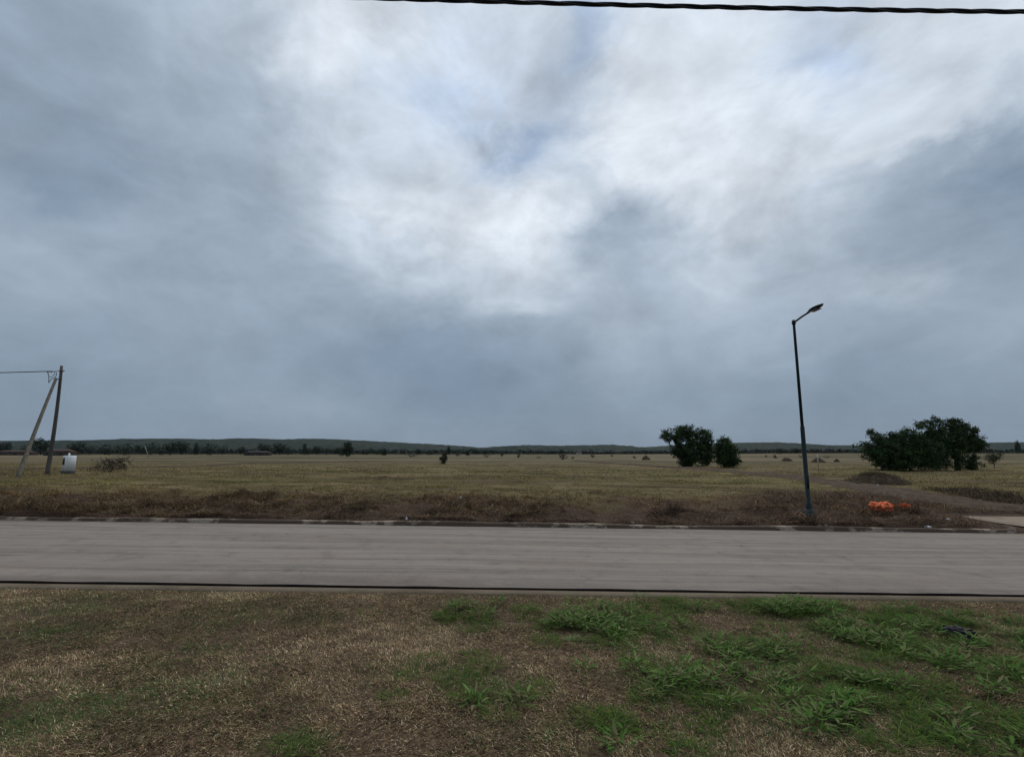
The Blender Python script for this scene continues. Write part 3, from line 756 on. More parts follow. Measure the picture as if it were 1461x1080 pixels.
def tree(name, label, cat, base, lobes, stems, nclump, per, lsize, spread, seed, group=None, cols=LEAFC, hollow=.3, gap=.5):
    """lobes: (x, y, z, rx, ry, rz) about the base; stems: list of (points, radius0, radius1)"""
    t_ = empty(name, base); tag(t_, label, cat, group)
    P = lobes_points(lobes, nclump, seed, hollow, gap); P = P[P[:, 2] > .1]
    V, Q, C = leaves(P, spread, per, lsize, cols, seed + 5)
    V[:, 2] = np.maximum(V[:, 2], .03)
    link('crown', npmesh('crown', V, Q, C), M_leaf, t_)
    mb = MB()
    for pts, r0, r1 in stems:
        pts = np.array(pts, float); q = spline(pts, 9) if len(pts) > 2 else pts
        q[0] = pts[0]; mb.tube(q, np.linspace(r0, r1, len(q)), 7)
    r = np.random.default_rng(seed + 9)
    tips = [(np.array(s_[0][-1]), s_[2]) for s_ in stems]
    for l in lobes:
        if l[2] < 1.3 and base[1] < 100 and nclump > 300: continue
        c = np.array(l[:3]); tp, rr_ = min(tips, key=lambda q: np.linalg.norm(q[0] - c))
        for j in range(5):
            e = c + r.normal(0, .45, 3) * np.array(l[3:6]); m = (tp + e) / 2 + r.normal(0, .15, 3)
            mb.tube(np.array([tp, m, e]), [rr_ * .8, rr_ * .5, .012], 5)
    mb.build('trunk', M_bark, t_, True)
    return t_

# the pair in the middle of the field
b = hit(985, 666); S = b.y * 1.012 / F                      # metres per photo pixel there
def pxl(b, S, cx, cy, rx, ry, y=0., dy=None): # lobe given in photo pixels about the base pixel
    return ((cx) * S, y, (-cy) * S, rx * S, (dy if dy else rx) * S, ry * S)
lb = [pxl(b, S, -26, -46, 12, 9), pxl(b, S, -10, -50, 13, 8), pxl(b, S, -32, -39, 8, 6), pxl(b, S, -2, -44, 10, 8), pxl(b, S, -4, -20, 16, 12), pxl(b, S, -14, -40, 9, 7), pxl(b, S, 5, -49, 9, 8), pxl(b, S, 4, -38, 9, 8), pxl(b, S, 21, -43, 11, 10), pxl(b, S, 25, -34, 9, 7), pxl(b, S, 8, -27, 15, 10), pxl(b, S, 15, -16, 18, 15), pxl(b, S, -7, -11, 15, 12), pxl(b, S, 22, -10, 11, 10), pxl(b, S, -20, -20, 7, 8), pxl(b, S, 31, -26, 7, 5), pxl(b, S, -14, -29, 5, 5)]
st = [([(-.9, 0, 0), (-1.1, 0, 1.2), (-1.6, .1, 2.6), (-2.0, .2, 3.6)], .22, .10), ([(-.6, .2, 0), (-.4, .1, 1.5), (.3, 0, 3.2), (.6, 0, 4.2)], .24, .10), ([(-.2, -.1, 0), (.7, -.2, 1.4), (1.7, -.1, 3.0)], .2, .08), ([(-1., 0, .4), (-1.9, -.1, 2.0), (-2.7, -.1, 3.0)], .12, .06)]
tree('broad_tree', 'broad multi-stemmed dark tree with an open lopsided top standing in the field', 'tree', b, lb, st, 1350, 20, .12, .18, 101, 'trees in the open field', gap=.78)
b2 = hit(1036, 667); S = b2.y * 1.012 / F
lb = [pxl(b2, S, 0, -30, 11, 12), pxl(b2, S, 2, -20, 14, 12), pxl(b2, S, 5, -10, 12, 9), pxl(b2, S, -8, -24, 8, 8), pxl(b2, S, -6, -12, 8, 8), pxl(b2, S, 11, -8, 6, 6)]
tree('round_tree', 'compact rounded dark tree just right of the broad multi-stemmed one', 'tree', b2, lb, [([(-.2, 0, 0), (-.1, 0, 1.2), (0, 0, 2.4)], .16, .08)], 620, 20, .12, .22, 120, 'trees in the open field', gap=.45)
# the two at the right
b3 = hit(1367, 671); S = b3.y * 1.012 / F
lb = [pxl(b3, S, -36, -62, 13, 8), pxl(b3, S, -14, -65, 13, 7), pxl(b3, S, -26, -52, 15, 8), pxl(b3, S, 6, -61, 13, 8), pxl(b3, S, 20, -53, 13, 9), pxl(b3, S, 0, -50, 15, 9), pxl(b3, S, 31, -43, 11, 7), pxl(b3, S, -12, -42, 26, 14), pxl(b3, S, 12, -36, 20, 10), pxl(b3, S, 32, -32, 9, 6), pxl(b3, S, -36, -40, 16, 12), pxl(b3, S, 17, -7, 9, 6), pxl(b3, S, -30, -12, 18, 12), pxl(b3, S, -34, -26, 20, 14), pxl(b3, S, -12, -26, 13, 13, -.9), pxl(b3, S, -2, -38, 14, 9, -.5), pxl(b3, S, -9, -12, 9, 11, -.9), pxl(b3, S, 20, -6, 12, 6, -.5), pxl(b3, S, 26, -34, 13, 8), pxl(b3, S, -17, -10, 9, 9), pxl(b3, S, 14, -31, 13, 8), pxl(b3, S, 20, -16, 9, 7), pxl(b3, S, -44, -66, 8, 5), pxl(b3, S, -20, -71, 8, 4), pxl(b3, S, 3, -68, 9, 4), pxl(b3, S, 42, -36, 7, 5)]
st = [([(0, 0, 0), (.05, 0, 1.0), (0, 0, 2.2), (-.3, 0, 3.0)], .34, .2), ([(0, 0, .9), (.6, .1, 2.0), (1.2, .1, 3.0)], .16, .08), ([(0, 0, 1.0), (-.9, -.1, 2.2), (-1.8, 0, 3.5)], .17, .08)]
tree('domed_tree', 'tallest dark tree with a domed crown and thick bare trunk at right', 'tree', b3, lb, st, 1750, 22, .10, .15, 140, 'trees in the open field', gap=.4)
b4 = hit(1280, 671); S = b4.y * 1.012 / F
lb = [pxl(b4, S, -42, -34, 13, 5), pxl(b4, S, -30, -22, 18, 11), pxl(b4, S, -24, -45, 10, 7), pxl(b4, S, -12, -38, 12, 8), pxl(b4, S, 4, -46, 12, 8), pxl(b4, S, 22, -50, 13, 8), pxl(b4, S, 30, -40, 13, 9), pxl(b4, S, -5, -26, 26, 18), pxl(b4, S, 20, -22, 26, 20), pxl(b4, S, 40, -14, 20, 13), pxl(b4, S, 46, -28, 18, 14), pxl(b4, S, 0, -10, 28, 10), pxl(b4, S, -30, -52, 6, 4), pxl(b4, S, 30, -30, 20, 16)]
st = [([(-1.6, 0, 0), (-1.5, 0, .8), (-1.2, 0, 1.8)], .14, .07), ([(0, 0, 0), (.1, 0, 1.2), (.5, 0, 2.4)], .16, .08), ([(1.4, 0, 0), (1.5, 0, 1.0), (1.6, 0, 2.2)], .15, .07)]
tree('spreading_tree', 'low spreading dark tree leaning left beside the tallest domed one', 'tree', b4, lb, st, 1800, 22, .10, .16, 160, 'trees in the open field', gap=.6, hollow=.15)
# small single trees and shrubs in the field
b5 = hit(1419, 668); S = b5.y * 1.012 / F
tree('sapling', 'thin young tree on a bare stem right of the tallest domed tree', 'tree', b5, [pxl(b5, S, -2, -14, 8, 6), pxl(b5, S, 5, -17, 8, 4), pxl(b5, S, -3, -8, 4, 3)], [([(0, 0, 0), (.02, 0, .5), (0, 0, 1.0)], .05, .03)], 90, 14, .07, .14, 180, cols=[(.040, .048, .024), (.030, .036, .020)])
b6 = hit(634, 662); S = b6.y * 1.012 / F
tree('sapling', 'slender small dark tree alone in the middle of the field', 'tree', b6, [pxl(b6, S, 0, -9, 4, 5), pxl(b6, S, -2, -5, 4, 4), pxl(b6, S, 1, -14, 2.5, 3)], [([(0, 0, 0), (.02, 0, .6), (0, 0, 1.4)], .05, .03)], 60, 12, .12, .18, 190, cols=[(.040, .048, .024), (.030, .040, .020)])
b7 = hit(155, 673); S = b7.y * 1.012 / F
tree('shrub', 'straggly leafless-looking brown shrub right of the white meter box', 'shrub', b7, [pxl(b7, S, -8, -9, 16, 8), pxl(b7, S, 10, -10, 15, 9), pxl(b7, S, 22, -14, 8, 7), pxl(b7, S, 0, -5, 22, 5)], [([(0, 0, 0), (-.3, 0, .5), (-.6, 0, .9)], .03, .015), ([(.1, 0, 0), (.5, 0, .5), (.9, 0, 1.0)], .03, .015), ([(.2, 0, 0), (.25, 0, .8)], .03, .012)], 230, 12, .05, .13, 200, cols=[(.075, .055, .042), (.055, .042, .030), (.05, .05, .03)], gap=.6)

# far trees under the hills, each with its own place; three built, the rest copies
DTC = [(0.021, 0.038, 0.024), (0.03, 0.047, 0.028), (0.016, 0.03, 0.02)]
def proto(seed, lobes, n, size, th):
    return lobes, n, size, th, seed
PRO = {'round': [(0, 0, .55, .5, .5, .42), (-.22, 0, .45, .32, .3, .32), (.25, 0, .62, .3, .3, .3), (0, 0, .25, .42, .4, .22)],
       'wide': [(-.45, 0, .55, .42, .4, .36), (.1, 0, .62, .45, .4, .38), (.55, 0, .5, .38, .4, .34), (0, 0, .25, .85, .5, .24)],
       'tall': [(0, 0, .72, .20, .2, .28), (-.05, 0, .42, .30, .3, .28), (.08, 0, .2, .34, .3, .2)]}
# px, top py, base py, width px, kind, distance m
FAR = [(5, 629, 646, 20, 'round'), (34, 634, 646, 12, 'wide'), (58, 623.5, 646, 26, 'round'), (110, 629, 646, 24, 'round'), (128, 635, 647, 16, 'wide'), (150, 633, 649, 44, 'wide'), (180, 631.5, 649, 34, 'wide'), (200, 634, 648, 18, 'round'),
       (216, 629.5, 647, 24, 'wide'), (228, 637, 648, 30, 'wide'), (243, 629.5, 646, 22, 'round'), (259, 628, 646, 24, 'round'), (279, 632, 647, 8, 'tall'), (297, 631.5, 645, 30, 'wide'), (318, 635, 645, 14, 'wide'), (344, 636, 645, 12, 'round'),
       (376, 631.5, 648, 24, 'round'), (399, 631.5, 648, 26, 'round'), (412, 638, 648, 18, 'wide'), (434, 633, 647, 8, 'tall'), (440, 638, 648, 14, 'wide'), (452, 635, 648, 14, 'round'), (466, 637, 647, 14, 'wide'), (484, 637, 648, 18, 'round'),
       (495, 631, 651, 20, 'tall'), (524, 643, 649, 8, 'round'), (538, 640, 648, 18, 'wide'), (548, 640, 650, 9, 'tall'), (586, 646, 652.5, 22, 'wide'), (597, 640, 648, 12, 'round'), (612, 642.5, 648, 14, 'round'), (640, 637, 648, 7, 'tall'),
       (653, 645, 651, 9, 'round'), (667, 642, 650, 7, 'tall'), (679, 641, 648, 14, 'round'), (695, 646, 653, 15, 'wide'), (716, 645, 651, 5, 'tall'), (740, 646, 653, 5, 'tall'), (768, 650.5, 654, 10, 'wide'), (803, 646, 656, 15, 'round'), (817, 651, 655, 6, 'round'),
       (846, 648, 653, 8, 'round'), (873, 648.5, 652, 5, 'round'), (905, 650, 654, 5, 'tall'), (1093, 649, 652.5, 5, 'round'), (1106, 648, 654, 5, 'tall'), (1114, 639, 648, 16, 'wide'), (1137, 639, 648, 12, 'round'), (1142, 648, 654, 8, 'wide'), (1181, 649.5, 654, 13, 'wide'), (1453, 627, 646, 8, 'round'),
       (1462, 640, 648, 20, 'wide')]
first = {}
for i, (px, top, bot, wd, kd) in enumerate(FAR):
    p = hit(px, max(bot, 649.2)) if bot > 649 else None
    if p is None or p.y > 400:
        y = 330 + 60 * ((i * 37) % 10) / 10; q = at(px, bot, y); p = Vector((q.x, y, gz(q.x, y)))
    S = p.y * 1.01 / F; hgt = (bot - top) * S; half = wd * S / 2
    lo = proj(p.x, p.y, p.z)[1]; hgt = max(.5, (lo - top) * S)
    small = hgt < 2.2
    lab = {'round': 'dark rounded tree in the line below the hills', 'wide': 'dark wide-crowned tree in the line below the hills', 'tall': 'dark slim upright tree in the line below the hills'}[kd]
    nm, ct, grp = {'round': 'rounded_tree', 'wide': 'wide_tree', 'tall': 'slim_tree'}[kd], 'tree', 'far trees below the hills'
    if small: lab, nm, ct, grp = 'small dark bush dotted on the far side of the field', 'bush', 'bush', 'bushes on the far field'
    key = (kd, small)
    if key not in first:
        lobes = PRO[kd]; nl = 130 if not small else 60
        t_ = empty(nm, (0, 0, 0))
        P = lobes_points(lobes, nl, 300 + i, .2, .3); P = P[P[:, 2] > .03]
        V, Q, C = leaves(P, .055, 10, .045, DTC, 310 + i); V[:, 2] = np.maximum(V[:, 2], .0)
        link('crown', npmesh('crown', V, Q, C), M_leaf, t_)
        mb = MB(); mb.tube([(0, 0, -.05), (.01, 0, .25), (0, 0, .6)], [.04, .03, .012], 6)
        mb.tube([(0, 0, .2), (.12, 0, .45), (.25, .03, .62)], [.025, .015, .006], 5); mb.tube([(0, 0, .22), (-.12, 0, .42), (-.25, -.03, .55)], [.025, .015, .006], 5)
        mb.build('trunk', M_bark, t_, True); first[key] = t_; o = t_
    else: o = copy_tree(first[key])
    ww = {'round': .55, 'wide': .95, 'tall': .34}[kd]
    o.location = p; o.scale = (half / ww, half / ww, hgt / 1.0); o.rotation_euler = (0, 0, [0, 2.6, 3.4, .5, 3.9][i % 5] if kd != 'wide' else [0, math.pi][i % 2])
    o['label'] = lab; o['category'] = ct; o['group'] = grp

# the dark wood that closes the field off
n = 3400
x = rng.uniform(-430, 620, n); y = rng.uniform(436, 520, n); hh = 2.0 + 3.2 * fbm(x * .03, y * .03, 401) + 1.6 * (vnoise(x * .12, y * .12, 402) - .5)
hh *= np.interp(x / y * 740 + 730, [0, 400, 520, 700, 860, 1080, 1250, 1461], [.9, 1.0, 1.0, .9, .62, .72, .85, .8])
P = np.column_stack([x, y, G(x, y) + hh * rng.uniform(.1, 1, n)])
V, Q, C = leaves(P, 1.0, 14, .8, [(.014, .024, .020), (.020, .030, .025), (.028, .028, .026)], 405, .55)
tag(link('far_wood', npmesh('far_wood', V, Q, C), M_leaf), 'dark low wood closing off the far side of the field', 'wood', None, 'stuff')

# ------------------------------------------------------------------ earth mounds
M_mound = worn('mound_earth', (.032, .023, .016), (.088, .064, .045), 3, .95, .1, bs=.6)
def mound(px, py, wpx, hpx, label, seed, dry=.5, group='earth mounds in the field'):
    p = hit(px, py); S = p.y * 1.012 / F; rx = wpx * S / 2; hz = hpx * S
    n, m = 36, 12; V = []
    th = np.arange(n) * 2 * math.pi / n
    for k in range(m):
        r_ = 1 - k / (m - 1.); rad = rx * r_ * (1 + .16 * (fbm(np.cos(th) * 1.5 + seed, np.sin(th) * 1.5, seed) - .5) * 2)
        h = hz * (1 - r_ ** (1.25 if dry > .5 else 1.9)) * (1 + 1.1 * (fbm(np.cos(th) * 2.2 * r_ + seed, np.sin(th) * 2.2 * r_, seed + 1) - .5)) - .12 * (r_ > .98)
        xx, yy = rad * np.cos(th), rad * np.sin(th) * .8
        V.append(np.column_stack([xx, yy, G(xx + p.x, yy + p.y) - p.z + h]))
    V = np.vstack(V); Q = []
    for k in range(m - 1):
        for j in range(n): Q.append((k * n + j, k * n + (j + 1) % n, (k + 1) * n + (j + 1) % n, (k + 1) * n + j))
    t_ = empty('earth_mound', p); tag(t_, label, 'mound', group)
    link('soil', npmesh('soil', V, np.array(Q), smooth=True), M_mound, t_)
    if dry < .5: return t_
    r = np.random.default_rng(seed); nb = int(2600 * dry)
    k = r.integers(0, len(V) - n, nb); q = V[k] + r.normal(0, .06, (nb, 3)) * np.array([rx, rx, .2])
    s = min(max(.10, 1.6 * S * 3.2), .22)
    cc = np.array([(.085, .064, .040), (.13, .10, .058), (.055, .042, .028), (.085, .08, .035)])[r.integers(0, 4, nb)] * r.uniform(.7, 1.3, (nb, 1))
    bv = blades(q[:, 0], q[:, 1], q[:, 2] - .02, r.uniform(.4, 1.3, nb) * s, r.uniform(.06, .12, nb) * s, r.uniform(.5, 1.5, nb), r.uniform(0, 6.28, nb), cc)
    blade_obj('dry_growth', [bv], None, None, None, M_blade, t_)
    return t_
mound(1250, 690, 84, 17, 'large brown earth mound overgrown with dry weeds beside the dirt track', 501, 1.2)
mound(922, 656, 14, 5, 'small dark pointed mound left of the broad multi-stemmed tree', 502, .25)
mound(1123, 658, 16, 4.6, 'small brown mound between the rounded tree and the street lamp', 503, .25)
mound(1168, 659.5, 20, 5.5, 'low brown mound behind the white-topped stake', 504, .25)
mound(1194, 659, 9, 3.5, 'tiny low mound right of the white-topped stake', 505, .2)
# ------------------------------------------------------------------ street lamp
M_lamp = worn('dark_green_paint', (.008, .016, .016), (.016, .026, .026), 7, .6, .25, (1, 1, .3))
M_head = worn('dark_lamp_housing', (.008, .010, .012), (.016, .019, .022), 12, .5, .4)
M_glass = worn('lamp_lens', (.10, .11, .12), (.14, .15, .16), 14, .2, .5)
lp = hit(1157, 737); LX, LY = lp.x, lp.y
LX = at(1155, 735, LY).x
lamp = empty('street_lamp', (LX, LY, gz(LX, LY))); tag(lamp, 'tall dark green street lamp with one arm reaching over the road', 'street lamp')
z0 = gz(LX, LY); top = at(1133, 457, LY).z - z0; join = at(1145, 608, LY).z - z0
mb = MB(); mb.tube([(0, 0, -.2), (0, 0, .35), (0, 0, .36), (0, 0, join - .06), (0, 0, join), (0, 0, join + .015)], [.088, .082, .060, .055, .051, .041], 14)
mb.build('pole', M_lamp, lamp, True)
mb = MB(); mb.tube([(0, 0, join - .1), (0, 0, top - .03), (0, 0, top), (0, 0, top + .012)], [.041, .035, .035, .02], 12); mb.build('upper_pole', M_lamp, lamp, True)
mb = MB(); mb.tube([(0, .04, top - .07), (0, -.12, top - .055), (0, -.45, top - .01), (0, -.84, top + .02)], [.030, .028, .026, .026], 10); mb.tube([(0, 0, top - .12), (0, 0, top - .02)], [.052, .052], 12)
mb.build('arm', M_lamp, lamp, True)
hp = MB(); V = []; secs = [(-.70, .028, .020), (-.80, .048, .030), (-.95, .105, .038), (-1.12, .115, .036), (-1.28, .085, .026), (-1.40, .03, .012)]
for (yy, hw, hh_) in secs:
    zc_ = top + .02 + (yy + .7) * -.06
    for a in np.arange(10) * 2 * math.pi / 10: V.append((hw * math.cos(a), yy, zc_ + hh_ * (math.sin(a) if math.sin(a) > 0 else .55 * math.sin(a))))
V = np.array(V); Q = [(i * 10 + k, i * 10 + (k + 1) % 10, (i + 1) * 10 + (k + 1) % 10, (i + 1) * 10 + k) for i in range(len(secs) - 1) for k in range(10)]
T = [(0, k, k + 1) for k in range(1, 9)] + [(50, 50 + k + 1, 50 + k) for k in range(1, 9)]
hp.add(V, Q, T); hd = hp.build('lamp_head', M_head, lamp, True)
mb = MB(); mb.box((0, -1.06, top - .013), (.17, .34, .012), bev=.004); mb.build('lens', M_glass, hd)
M_plinth = worn('plinth_concrete', (.045, .048, .045), (.085, .088, .082), 6, .9, .15)
mb = MB(); mb.tube([(0, 0, -.25), (0, 0, -.02), (0, 0, .14), (0, 0, .20)], [.17, .165, .145, .11], 16); mb.build('base', M_plinth, lamp, True)
mb = MB(); mb.box((0, -.062, .75), (.06, .02, .34), bev=.006); mb.build('access_door', M_lamp, lamp)
wp = hit(1163, 708)
weed_o = weed(1166, 706, [('broad', .16, 0, 0), ('rosette', .2, .05, 0)], 'dark leafy weed beside the street lamp'); weed_o['group'] = 'weeds on the far bank'

# ------------------------------------------------------------------ utility pole with brace, wire
M_wood = worn('weathered_wood', (.060, .055, .048), (.125, .115, .098), 7, .9, .1, (1, 1, .12), bs=.5)
M_woodp = worn('pale_weathered_wood', (.09, .080, .062), (.165, .148, .118), 7, .9, .1, (1, 1, .12), bs=.5)
M_black = worn('black_insulation', (.007, .008, .010), (.014, .015, .018), 10, .6, .3)
M_steel = worn('dull_steel', (.08, .085, .09), (.15, .155, .16), 15, .5, .5, metal=.6)
ub = hit(67, 676); uy = ub.y; ut = at(88, 522, uy) - ub
up = empty('utility_pole', ub); tag(up, 'leaning wooden utility pole carrying a wire out to the left', 'utility pole')
def bent(a, b, w, n=14):
    s = np.linspace(0, 1, n); P = np.outer(1 - s, a) + np.outer(s, b); P[:, 0] += w * np.sin(s * math.pi); return P
mb = MB(); mb.tube(bent((0, 0, -.3), ut, .08), np.linspace(.125, .075, 14), 10); mb.build('pole', M_wood, up, True)
bb = hit(24, 681) - ub; bt = at(84, 541, uy) - ub
mb = MB(); mb.tube(bent(bb - Vector((0, 0, .2)), bt + Vector((-.04, -.16, 0)), -.03), np.linspace(.11, .075, 14), 10); mb.build('brace', M_woodp, up, True)
mb = MB(); P = bent((0, 0, -.3), ut, .08); q = P[-2] * .5 + P[-1] * .5
mb.tube([q + [0, 0, -.10], q + [0, 0, -.03]], [.115, .115], 12); mb.tube([q + [-.05, 0, -.06], q + [-.62, 0, -.10]], [.022, .022], 6); mb.tube([q + [-.55, 0, -.10], q + [-.78, 0, -.08]], [.05, .035], 8)
mb.tube([q + [.10, 0, -.05], q + [.22, 0, -.05]], [.03, .03], 6)
mb.build('bracket', M_steel, up, True)
pb = np.array(bt); mb = MB(); mb.tube([pb + [-.25, -.06, -.02], pb + [.22, -.02, .02]], [.03, .03], 6); mb.build('brace_clamp', M_steel, up, True)
mb = MB(); s = np.linspace(0, 1, 40)
loop = np.column_stack([-.9 + .62 * s * 1.0 + .0, np.sin(s * 9) * .06, -.10 - .62 * np.sin(s * math.pi) + .10 * np.sin(s * 12)]) + q
mb.tube(loop, .018, 5); loop2 = np.column_stack([-.86 + .5 * s, np.cos(s * 8) * .05, -.10 - .35 * np.sin(s * math.pi)]) + q; mb.tube(loop2, .014, 5)
mb.build('spare_cable', M_black, up, True)
wq = Vector(q) + ub + Vector((-.75, 0, -.08)); far_end = Vector((-75, uy + 2, wq.z + .15))
s = np.linspace(0, 1, 60); pts = np.outer(1 - s, wq) + np.outer(s, far_end); pts[:, 2] -= .8 * 4 * s * (1 - s) * .35
mb = MB(); mb.tube(pts, .028, 6); tag(mb.build('wire', M_black, None, True), 'thin black wire running left from the leaning wooden pole', 'wire')

# overhead twisted cable close above the camera
A = at(560, -1.5, 6.0); B = at(1461, 17.5, 6.0); dv = (B - A)
n = 1500; s = np.linspace(-2.6, 3.6, n); base = np.outer(1 - s, A) + np.outer(s, B); base[:, 2] += -.055 * 4 * s * (1 - s) * .45
arc_l = (s - s[0]) * dv.length; mb = MB()
for k in range(3):
    ph = arc_l * 2 * math.pi / 1.35 + k * 2 * math.pi / 3 + .25 * np.sin(arc_l * .9)
    P = base + np.column_stack([0 * ph, np.cos(ph), np.sin(ph)]) * .0155
    mb.tube(P, .0145, 8)
tag(mb.build('overhead_cable', M_black, None, True), 'thick twisted black cable crossing the top of the sky', 'cable')

# ------------------------------------------------------------------ white meter pillar
M_white = worn('white_enamel', (.74, .76, .77), (.80, .82, .83), 4, .5, .35, bs=.05)
M_dark = worn('dark_window', (.006, .007, .009), (.012, .013, .016), 8, .25, .5, bs=.05)
mp = hit(97, 674); mp.y = ub.y + 1.5; q = at(97, 674, mp.y); mp = Vector((q.x, mp.y, gz(q.x, mp.y))); S = mp.y * 1.012 / F
mt = empty('meter_pillar', mp, R(150)); tag(mt, 'white electric meter box on a dark base beside the leaning wooden pole', 'meter box')
mb = MB(); mb.box((0, 0, -.25), (.46, .62, .25 + 4.5 * S), bev=.02); mb.build('base', M_plinth, mt)
zb = 4.6 * S; hb = 21 * S
mb = MB(); mb.box((0, 0, zb), (.40, .56, hb), taper=1.0, bev=.02); bx = mb.build('cabinet', M_white, mt)
mb = MB(); mb.box((0, .2895, zb + hb * .40), (.26, .02, hb * .46), bev=.006); mb.build('window', M_dark, mt)
mb = MB(); mb.box((-.208, .0, zb + hb * .08), (.02, .44, hb * .82), bev=.006); mb.build('door', M_white, mt)
mb = MB(); mb.tube([(0, .05, zb + hb - .02), (0, .05, zb + hb + 3.4 * S)], .055, 10); mb.build('pipe', M_white, mt, True)

# ------------------------------------------------------------------ orange plastic, litter, stakes
def orange_mat(t, p):
    v = ocoord(t); n = t.noise(v, 9, 5, .6)
    p.inputs['Subsurface Weight'].default_value = 0
    return t.mix(t.range(n, .4, .65), (.62, .095, .022), (.80, .26, .11))
M_orange = material('orange_plastic', orange_mat, .6, .2)
import bmesh
extra_brush = []
def crumple(name, p, sx_, sy_, sz_, seed, mat, sub=4, fold=.35):
    bm = bmesh.new(); bmesh.ops.create_icosphere(bm, subdivisions=sub, radius=1)
    co = np.array([v.co for v in bm.verts])
    a = vnoise(co[:, 0] * 2.3 + seed, co[:, 1] * 2.3 + co[:, 2], seed); b_ = vnoise(co[:, 0] * 4.5 + 3, co[:, 2] * 4.5 + co[:, 1] * 2, seed + 1)
    ridge = 1 - np.abs(2 * a - 1); ridge2 = 1 - np.abs(2 * b_ - 1)
    lobe = vnoise(co[:, 0] * 1.3 + seed * 2, co[:, 1] * 1.3 + 5, seed + 4)
    r = .50 + fold * ridge ** 2 + fold * .8 * ridge2 ** 3 + .9 * (lobe - .5)
    co = co * r[:, None] * np.array([sx_, sy_, sz_]); co[:, 2] = np.maximum(co[:, 2], -.25 * sz_)
    for v, c in zip(bm.verts, co): v.co = c
    me = bpy.data.meshes.new(name); bm.to_mesh(me); bm.free()
    o = link(name, me, mat); o.location = p; return o
op = hit(1254, 731); tag(crumple('orange_sheet', op + Vector((0, 0, .10)), .34, .25, .20, 3, M_orange), 'larger crumpled bright orange plastic sheet on the brush bank', 'plastic sheet', 'orange plastic sheets on the bank')
op = hit(1293, 728); tag(crumple('orange_sheet', op + Vector((0, 0, .09)), .20, .15, .12, 8, M_orange), 'smaller crumpled orange plastic sheet right of the larger one', 'plastic sheet', 'orange plastic sheets on the bank')
for (ox, oy, rad) in ((1254, 736, .36), (1293, 732, .22), (1238, 730, .2)):
    q = hit(ox, oy); n = 260; x = q.x + rng.normal(0, rad, n); y = q.y - .06 + rng.normal(0, .10, n)
    extra_brush.append(blades(x, y, G(x, y) + rng.uniform(0, .10, n), rng.uniform(.10, .34, n), rng.uniform(.007, .014, n), np.clip(rng.normal(1.0, .4, n), .1, 1.5), rng.uniform(0, 6.28, n), pal(n, BR, [4, 3, 3, 1.6, 2.5])))
blade_obj('dry_brush', extra_brush, 'dead stems lying over and around the orange plastic', 'brush')
M_lit = worn('white_litter', (.46, .45, .43), (.62, .61, .6), 5, .6, .3)
def litter(px, py, wpx, hpx, label, seed, mat=None, nm='litter', cat='litter', lift=.3):
    p = hit(px, py); S = math.hypot(p.y, 1.5) * 1.01 / F
    o = crumple(nm, p + Vector((0, 0, hpx * S * lift + (.05 if p.y > 13.4 and p.y < 20 else .0))), wpx * S * .5, wpx * S * .35, hpx * S * .55, seed, mat or M_lit, 3, .4)
    return tag(o, label, cat)
litter(1252, 694, 5, 3.5, 'white litter scrap at the foot of the large earth mound', 21)
litter(1353, 745, 8, 3.5, 'long white litter scrap left of the pale driveway slab', 22)
litter(580, 744, 5, 6, 'white scrap caught upright on the far kerb', 23)
litter(657, 714, 3.5, 3, 'small white scrap in the brown grass above the far kerb', 24)
litter(1324, 757, 9, 3.5, 'white scrap at the road edge below the orange plastic', 25)
M_scrap = worn('dark_plastic', (.008, .008, .013), (.018, .016, .028), 9, .6, .25)
sc_ = crumple('plastic_scrap', hit(1372, 911) + Vector((0, 0, .03)), .06, .16, .07, 31, M_scrap, 4, .45); sc_.rotation_euler = (0, R(20), R(28)); tag(sc_, 'crumpled purple-black plastic scrap lying in the green weeds', 'plastic scrap')
M_stone = worn('pale_stone', (.20, .165, .13), (.34, .29, .235), 7, .9, .15)
for i, (px, py, wd) in enumerate([(905, 752, 8), (1172, 755, 8), (1184, 757, 7)]):
    p = hit(px, py + 2); S = p.y / F
    o = crumple('stone', Vector((p.x, 13.42, tilt(p.x, 13) + .10)) + Vector((0, 0, .02)), wd * S * .5, wd * S * .3, .035, 60 + i, M_stone, 3, .25)
    tag(o, 'pale broken concrete lump lying along the far kerb', 'stone', 'pale lumps along the far kerb')
M_farpost = worn('pale_post', (.20, .20, .20), (.30, .30, .29), 3, .8, .1)
skp = hit(1169, 676); S = skp.y * 1.012 / F
sk = empty('marker_stake', skp); tag(sk, 'thin marker stake with a white top right of the street lamp', 'stake')
mb = MB(); mb.tube([(0, 0, -.1), (-.02, 0, 13 * S)], .022, 6); mb.build('shaft', M_wood, sk, True)
mb = MB(); mb.box((-.03, 0, 13 * S), (.10, .03, 14 * S), bev=.004); mb.build('white_board', M_lit, sk)
q = hit(213, 650.5); q = at(213, 648, 190); pp = Vector((q.x, 190, gz(q.x, 190))); tp = at(206.5, 636, 190) - pp
mb = MB(); mb.tube([(0, 0, -.2), tuple(tp * .5), tuple(tp)], [.13, .12, .11], 8); o = mb.build('leaning_post', M_farpost, None, True); o.location = pp; tag(o, 'pale leaning post standing out against dark far trees', 'post')

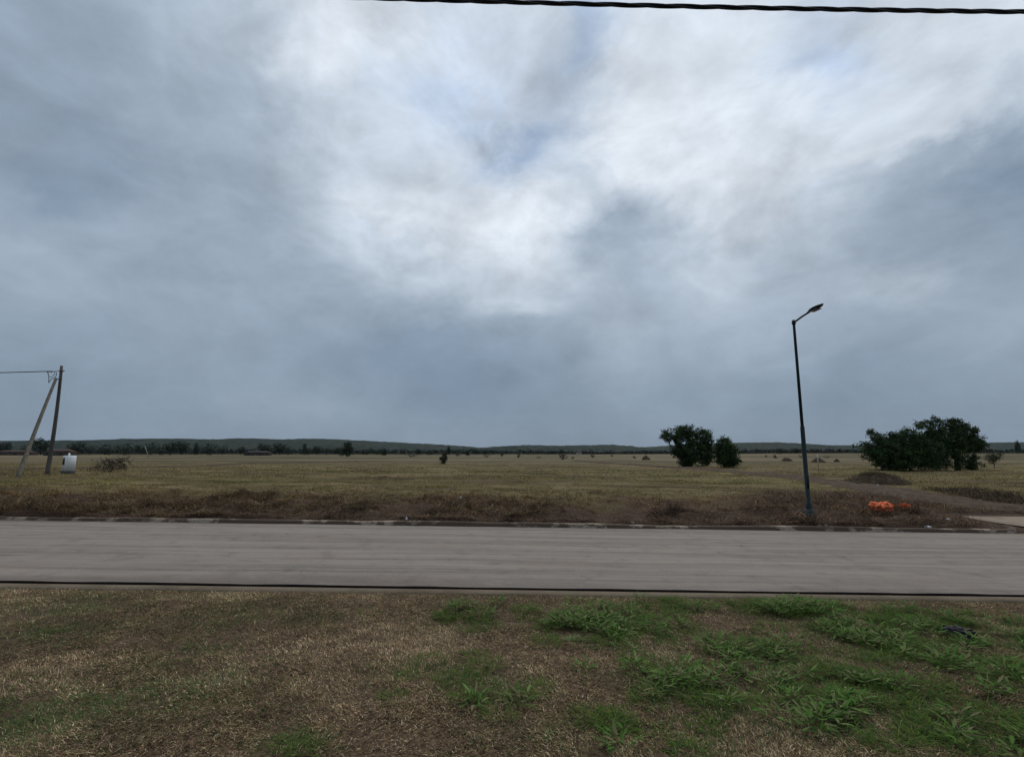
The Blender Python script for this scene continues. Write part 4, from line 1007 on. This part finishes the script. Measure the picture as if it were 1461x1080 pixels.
# ------------------------------------------------------------------ far houses
M_roofr = worn('brown_red_tiles', (.075, .048, .044), (.105, .070, .062), 2, .9, .1)
M_roofg = worn('grey_sheet_roof', (.055, .048, .046), (.080, .070, .066), 2, .9, .1)
M_wallb = worn('dull_render', (.060, .050, .048), (.085, .072, .068), 2, .9, .1)
M_wallw = worn('white_render', (.45, .44, .42), (.55, .54, .52), 2, .9, .1)
def house(px, y, wpx, hpx, label, roofm, wallm, bpy_=648):
    q = at(px, bpy_, y); p = Vector((q.x, y, gz(q.x, y))); S = y / F; w_ = wpx * S; h_ = hpx * S; dpt = max(4., w_ * .5)
    t_ = empty('farm_house', p); tag(t_, label, 'house', 'far houses across the field')
    mb = MB(); mb.box((0, 0, -.3), (w_, dpt, h_ * .55 + .3)); mb.build('wall', wallm, t_)
    e = .35; z = h_ * .55 + .003; V = [(-w_ / 2 - e, -dpt / 2 - e, z), (w_ / 2 + e, -dpt / 2 - e, z), (w_ / 2 + e, dpt / 2 + e, z), (-w_ / 2 - e, dpt / 2 + e, z), (-w_ * .36, 0, h_), (w_ * .36, 0, h_)]
    mb = MB(); mb.add(V, [(0, 1, 5, 4), (2, 3, 4, 5), (0, 3, 2, 1)], [(1, 2, 5), (3, 0, 4)]); mb.build('roof', roofm, t_)
    for k in (-.3, .22): 
        mb = MB(); mb.box((w_ * k, -dpt / 2 - .02, h_ * .18), (w_ * .10, .06, h_ * .24)); mb.build('window', M_dark, t_)
    mb = MB(); mb.box((0, -dpt / 2 - .02, 0), (w_ * .07, .06, h_ * .42)); mb.build('door', M_wood, t_)
house(86, 300, 34, 9, 'low far house with a brown-red roof behind the white meter box', M_roofr, M_wallb)
house(368, 300, 32, 6.5, 'low far house with a wide dark roof in a gap between far trees', M_roofg, M_wallb, 649)
house(826, 400, 7, 4, 'tiny white far house below the middle hill', M_roofr, M_wallw, 649)
house(22, 320, 44, 7, 'long low brown-red roofed house behind the brace of the wooden pole', M_roofr, M_wallb)

# ------------------------------------------------------------------ haze
USE_HAZE = True
if USE_HAZE:
    mb = MB(); mb.box((0, 1500, -8), (9000, 5600, 210)); hz = mb.build('haze', None); tag(hz, kind='stuff')
    m = bpy.data.materials.new('haze_air'); m.use_nodes = True; nt = m.node_tree
    nt.nodes.remove(nt.nodes['Principled BSDF'])
    pv = nt.nodes.new('ShaderNodeVolumePrincipled'); pv.inputs['Color'].default_value = (.82, .90, 1.0, 1); pv.inputs['Density'].default_value = .00002
    nt.links.new(pv.outputs[0], nt.nodes['Material Output'].inputs['Volume']); hz.data.materials.append(m)

# ------------------------------------------------------------------ render settings
scene.view_settings.view_transform = 'Standard'; scene.view_settings.look = 'None'
scene.view_settings.exposure = 0; scene.view_settings.gamma = 1; scene.view_settings.use_curve_mapping = False
scene.render.engine = 'CYCLES'
scene.cycles.max_bounces = 6; scene.cycles.diffuse_bounces = 3; scene.cycles.glossy_bounces = 2; scene.cycles.transmission_bounces = 3; scene.cycles.volume_bounces = 0
scene.cycles.use_denoising = True
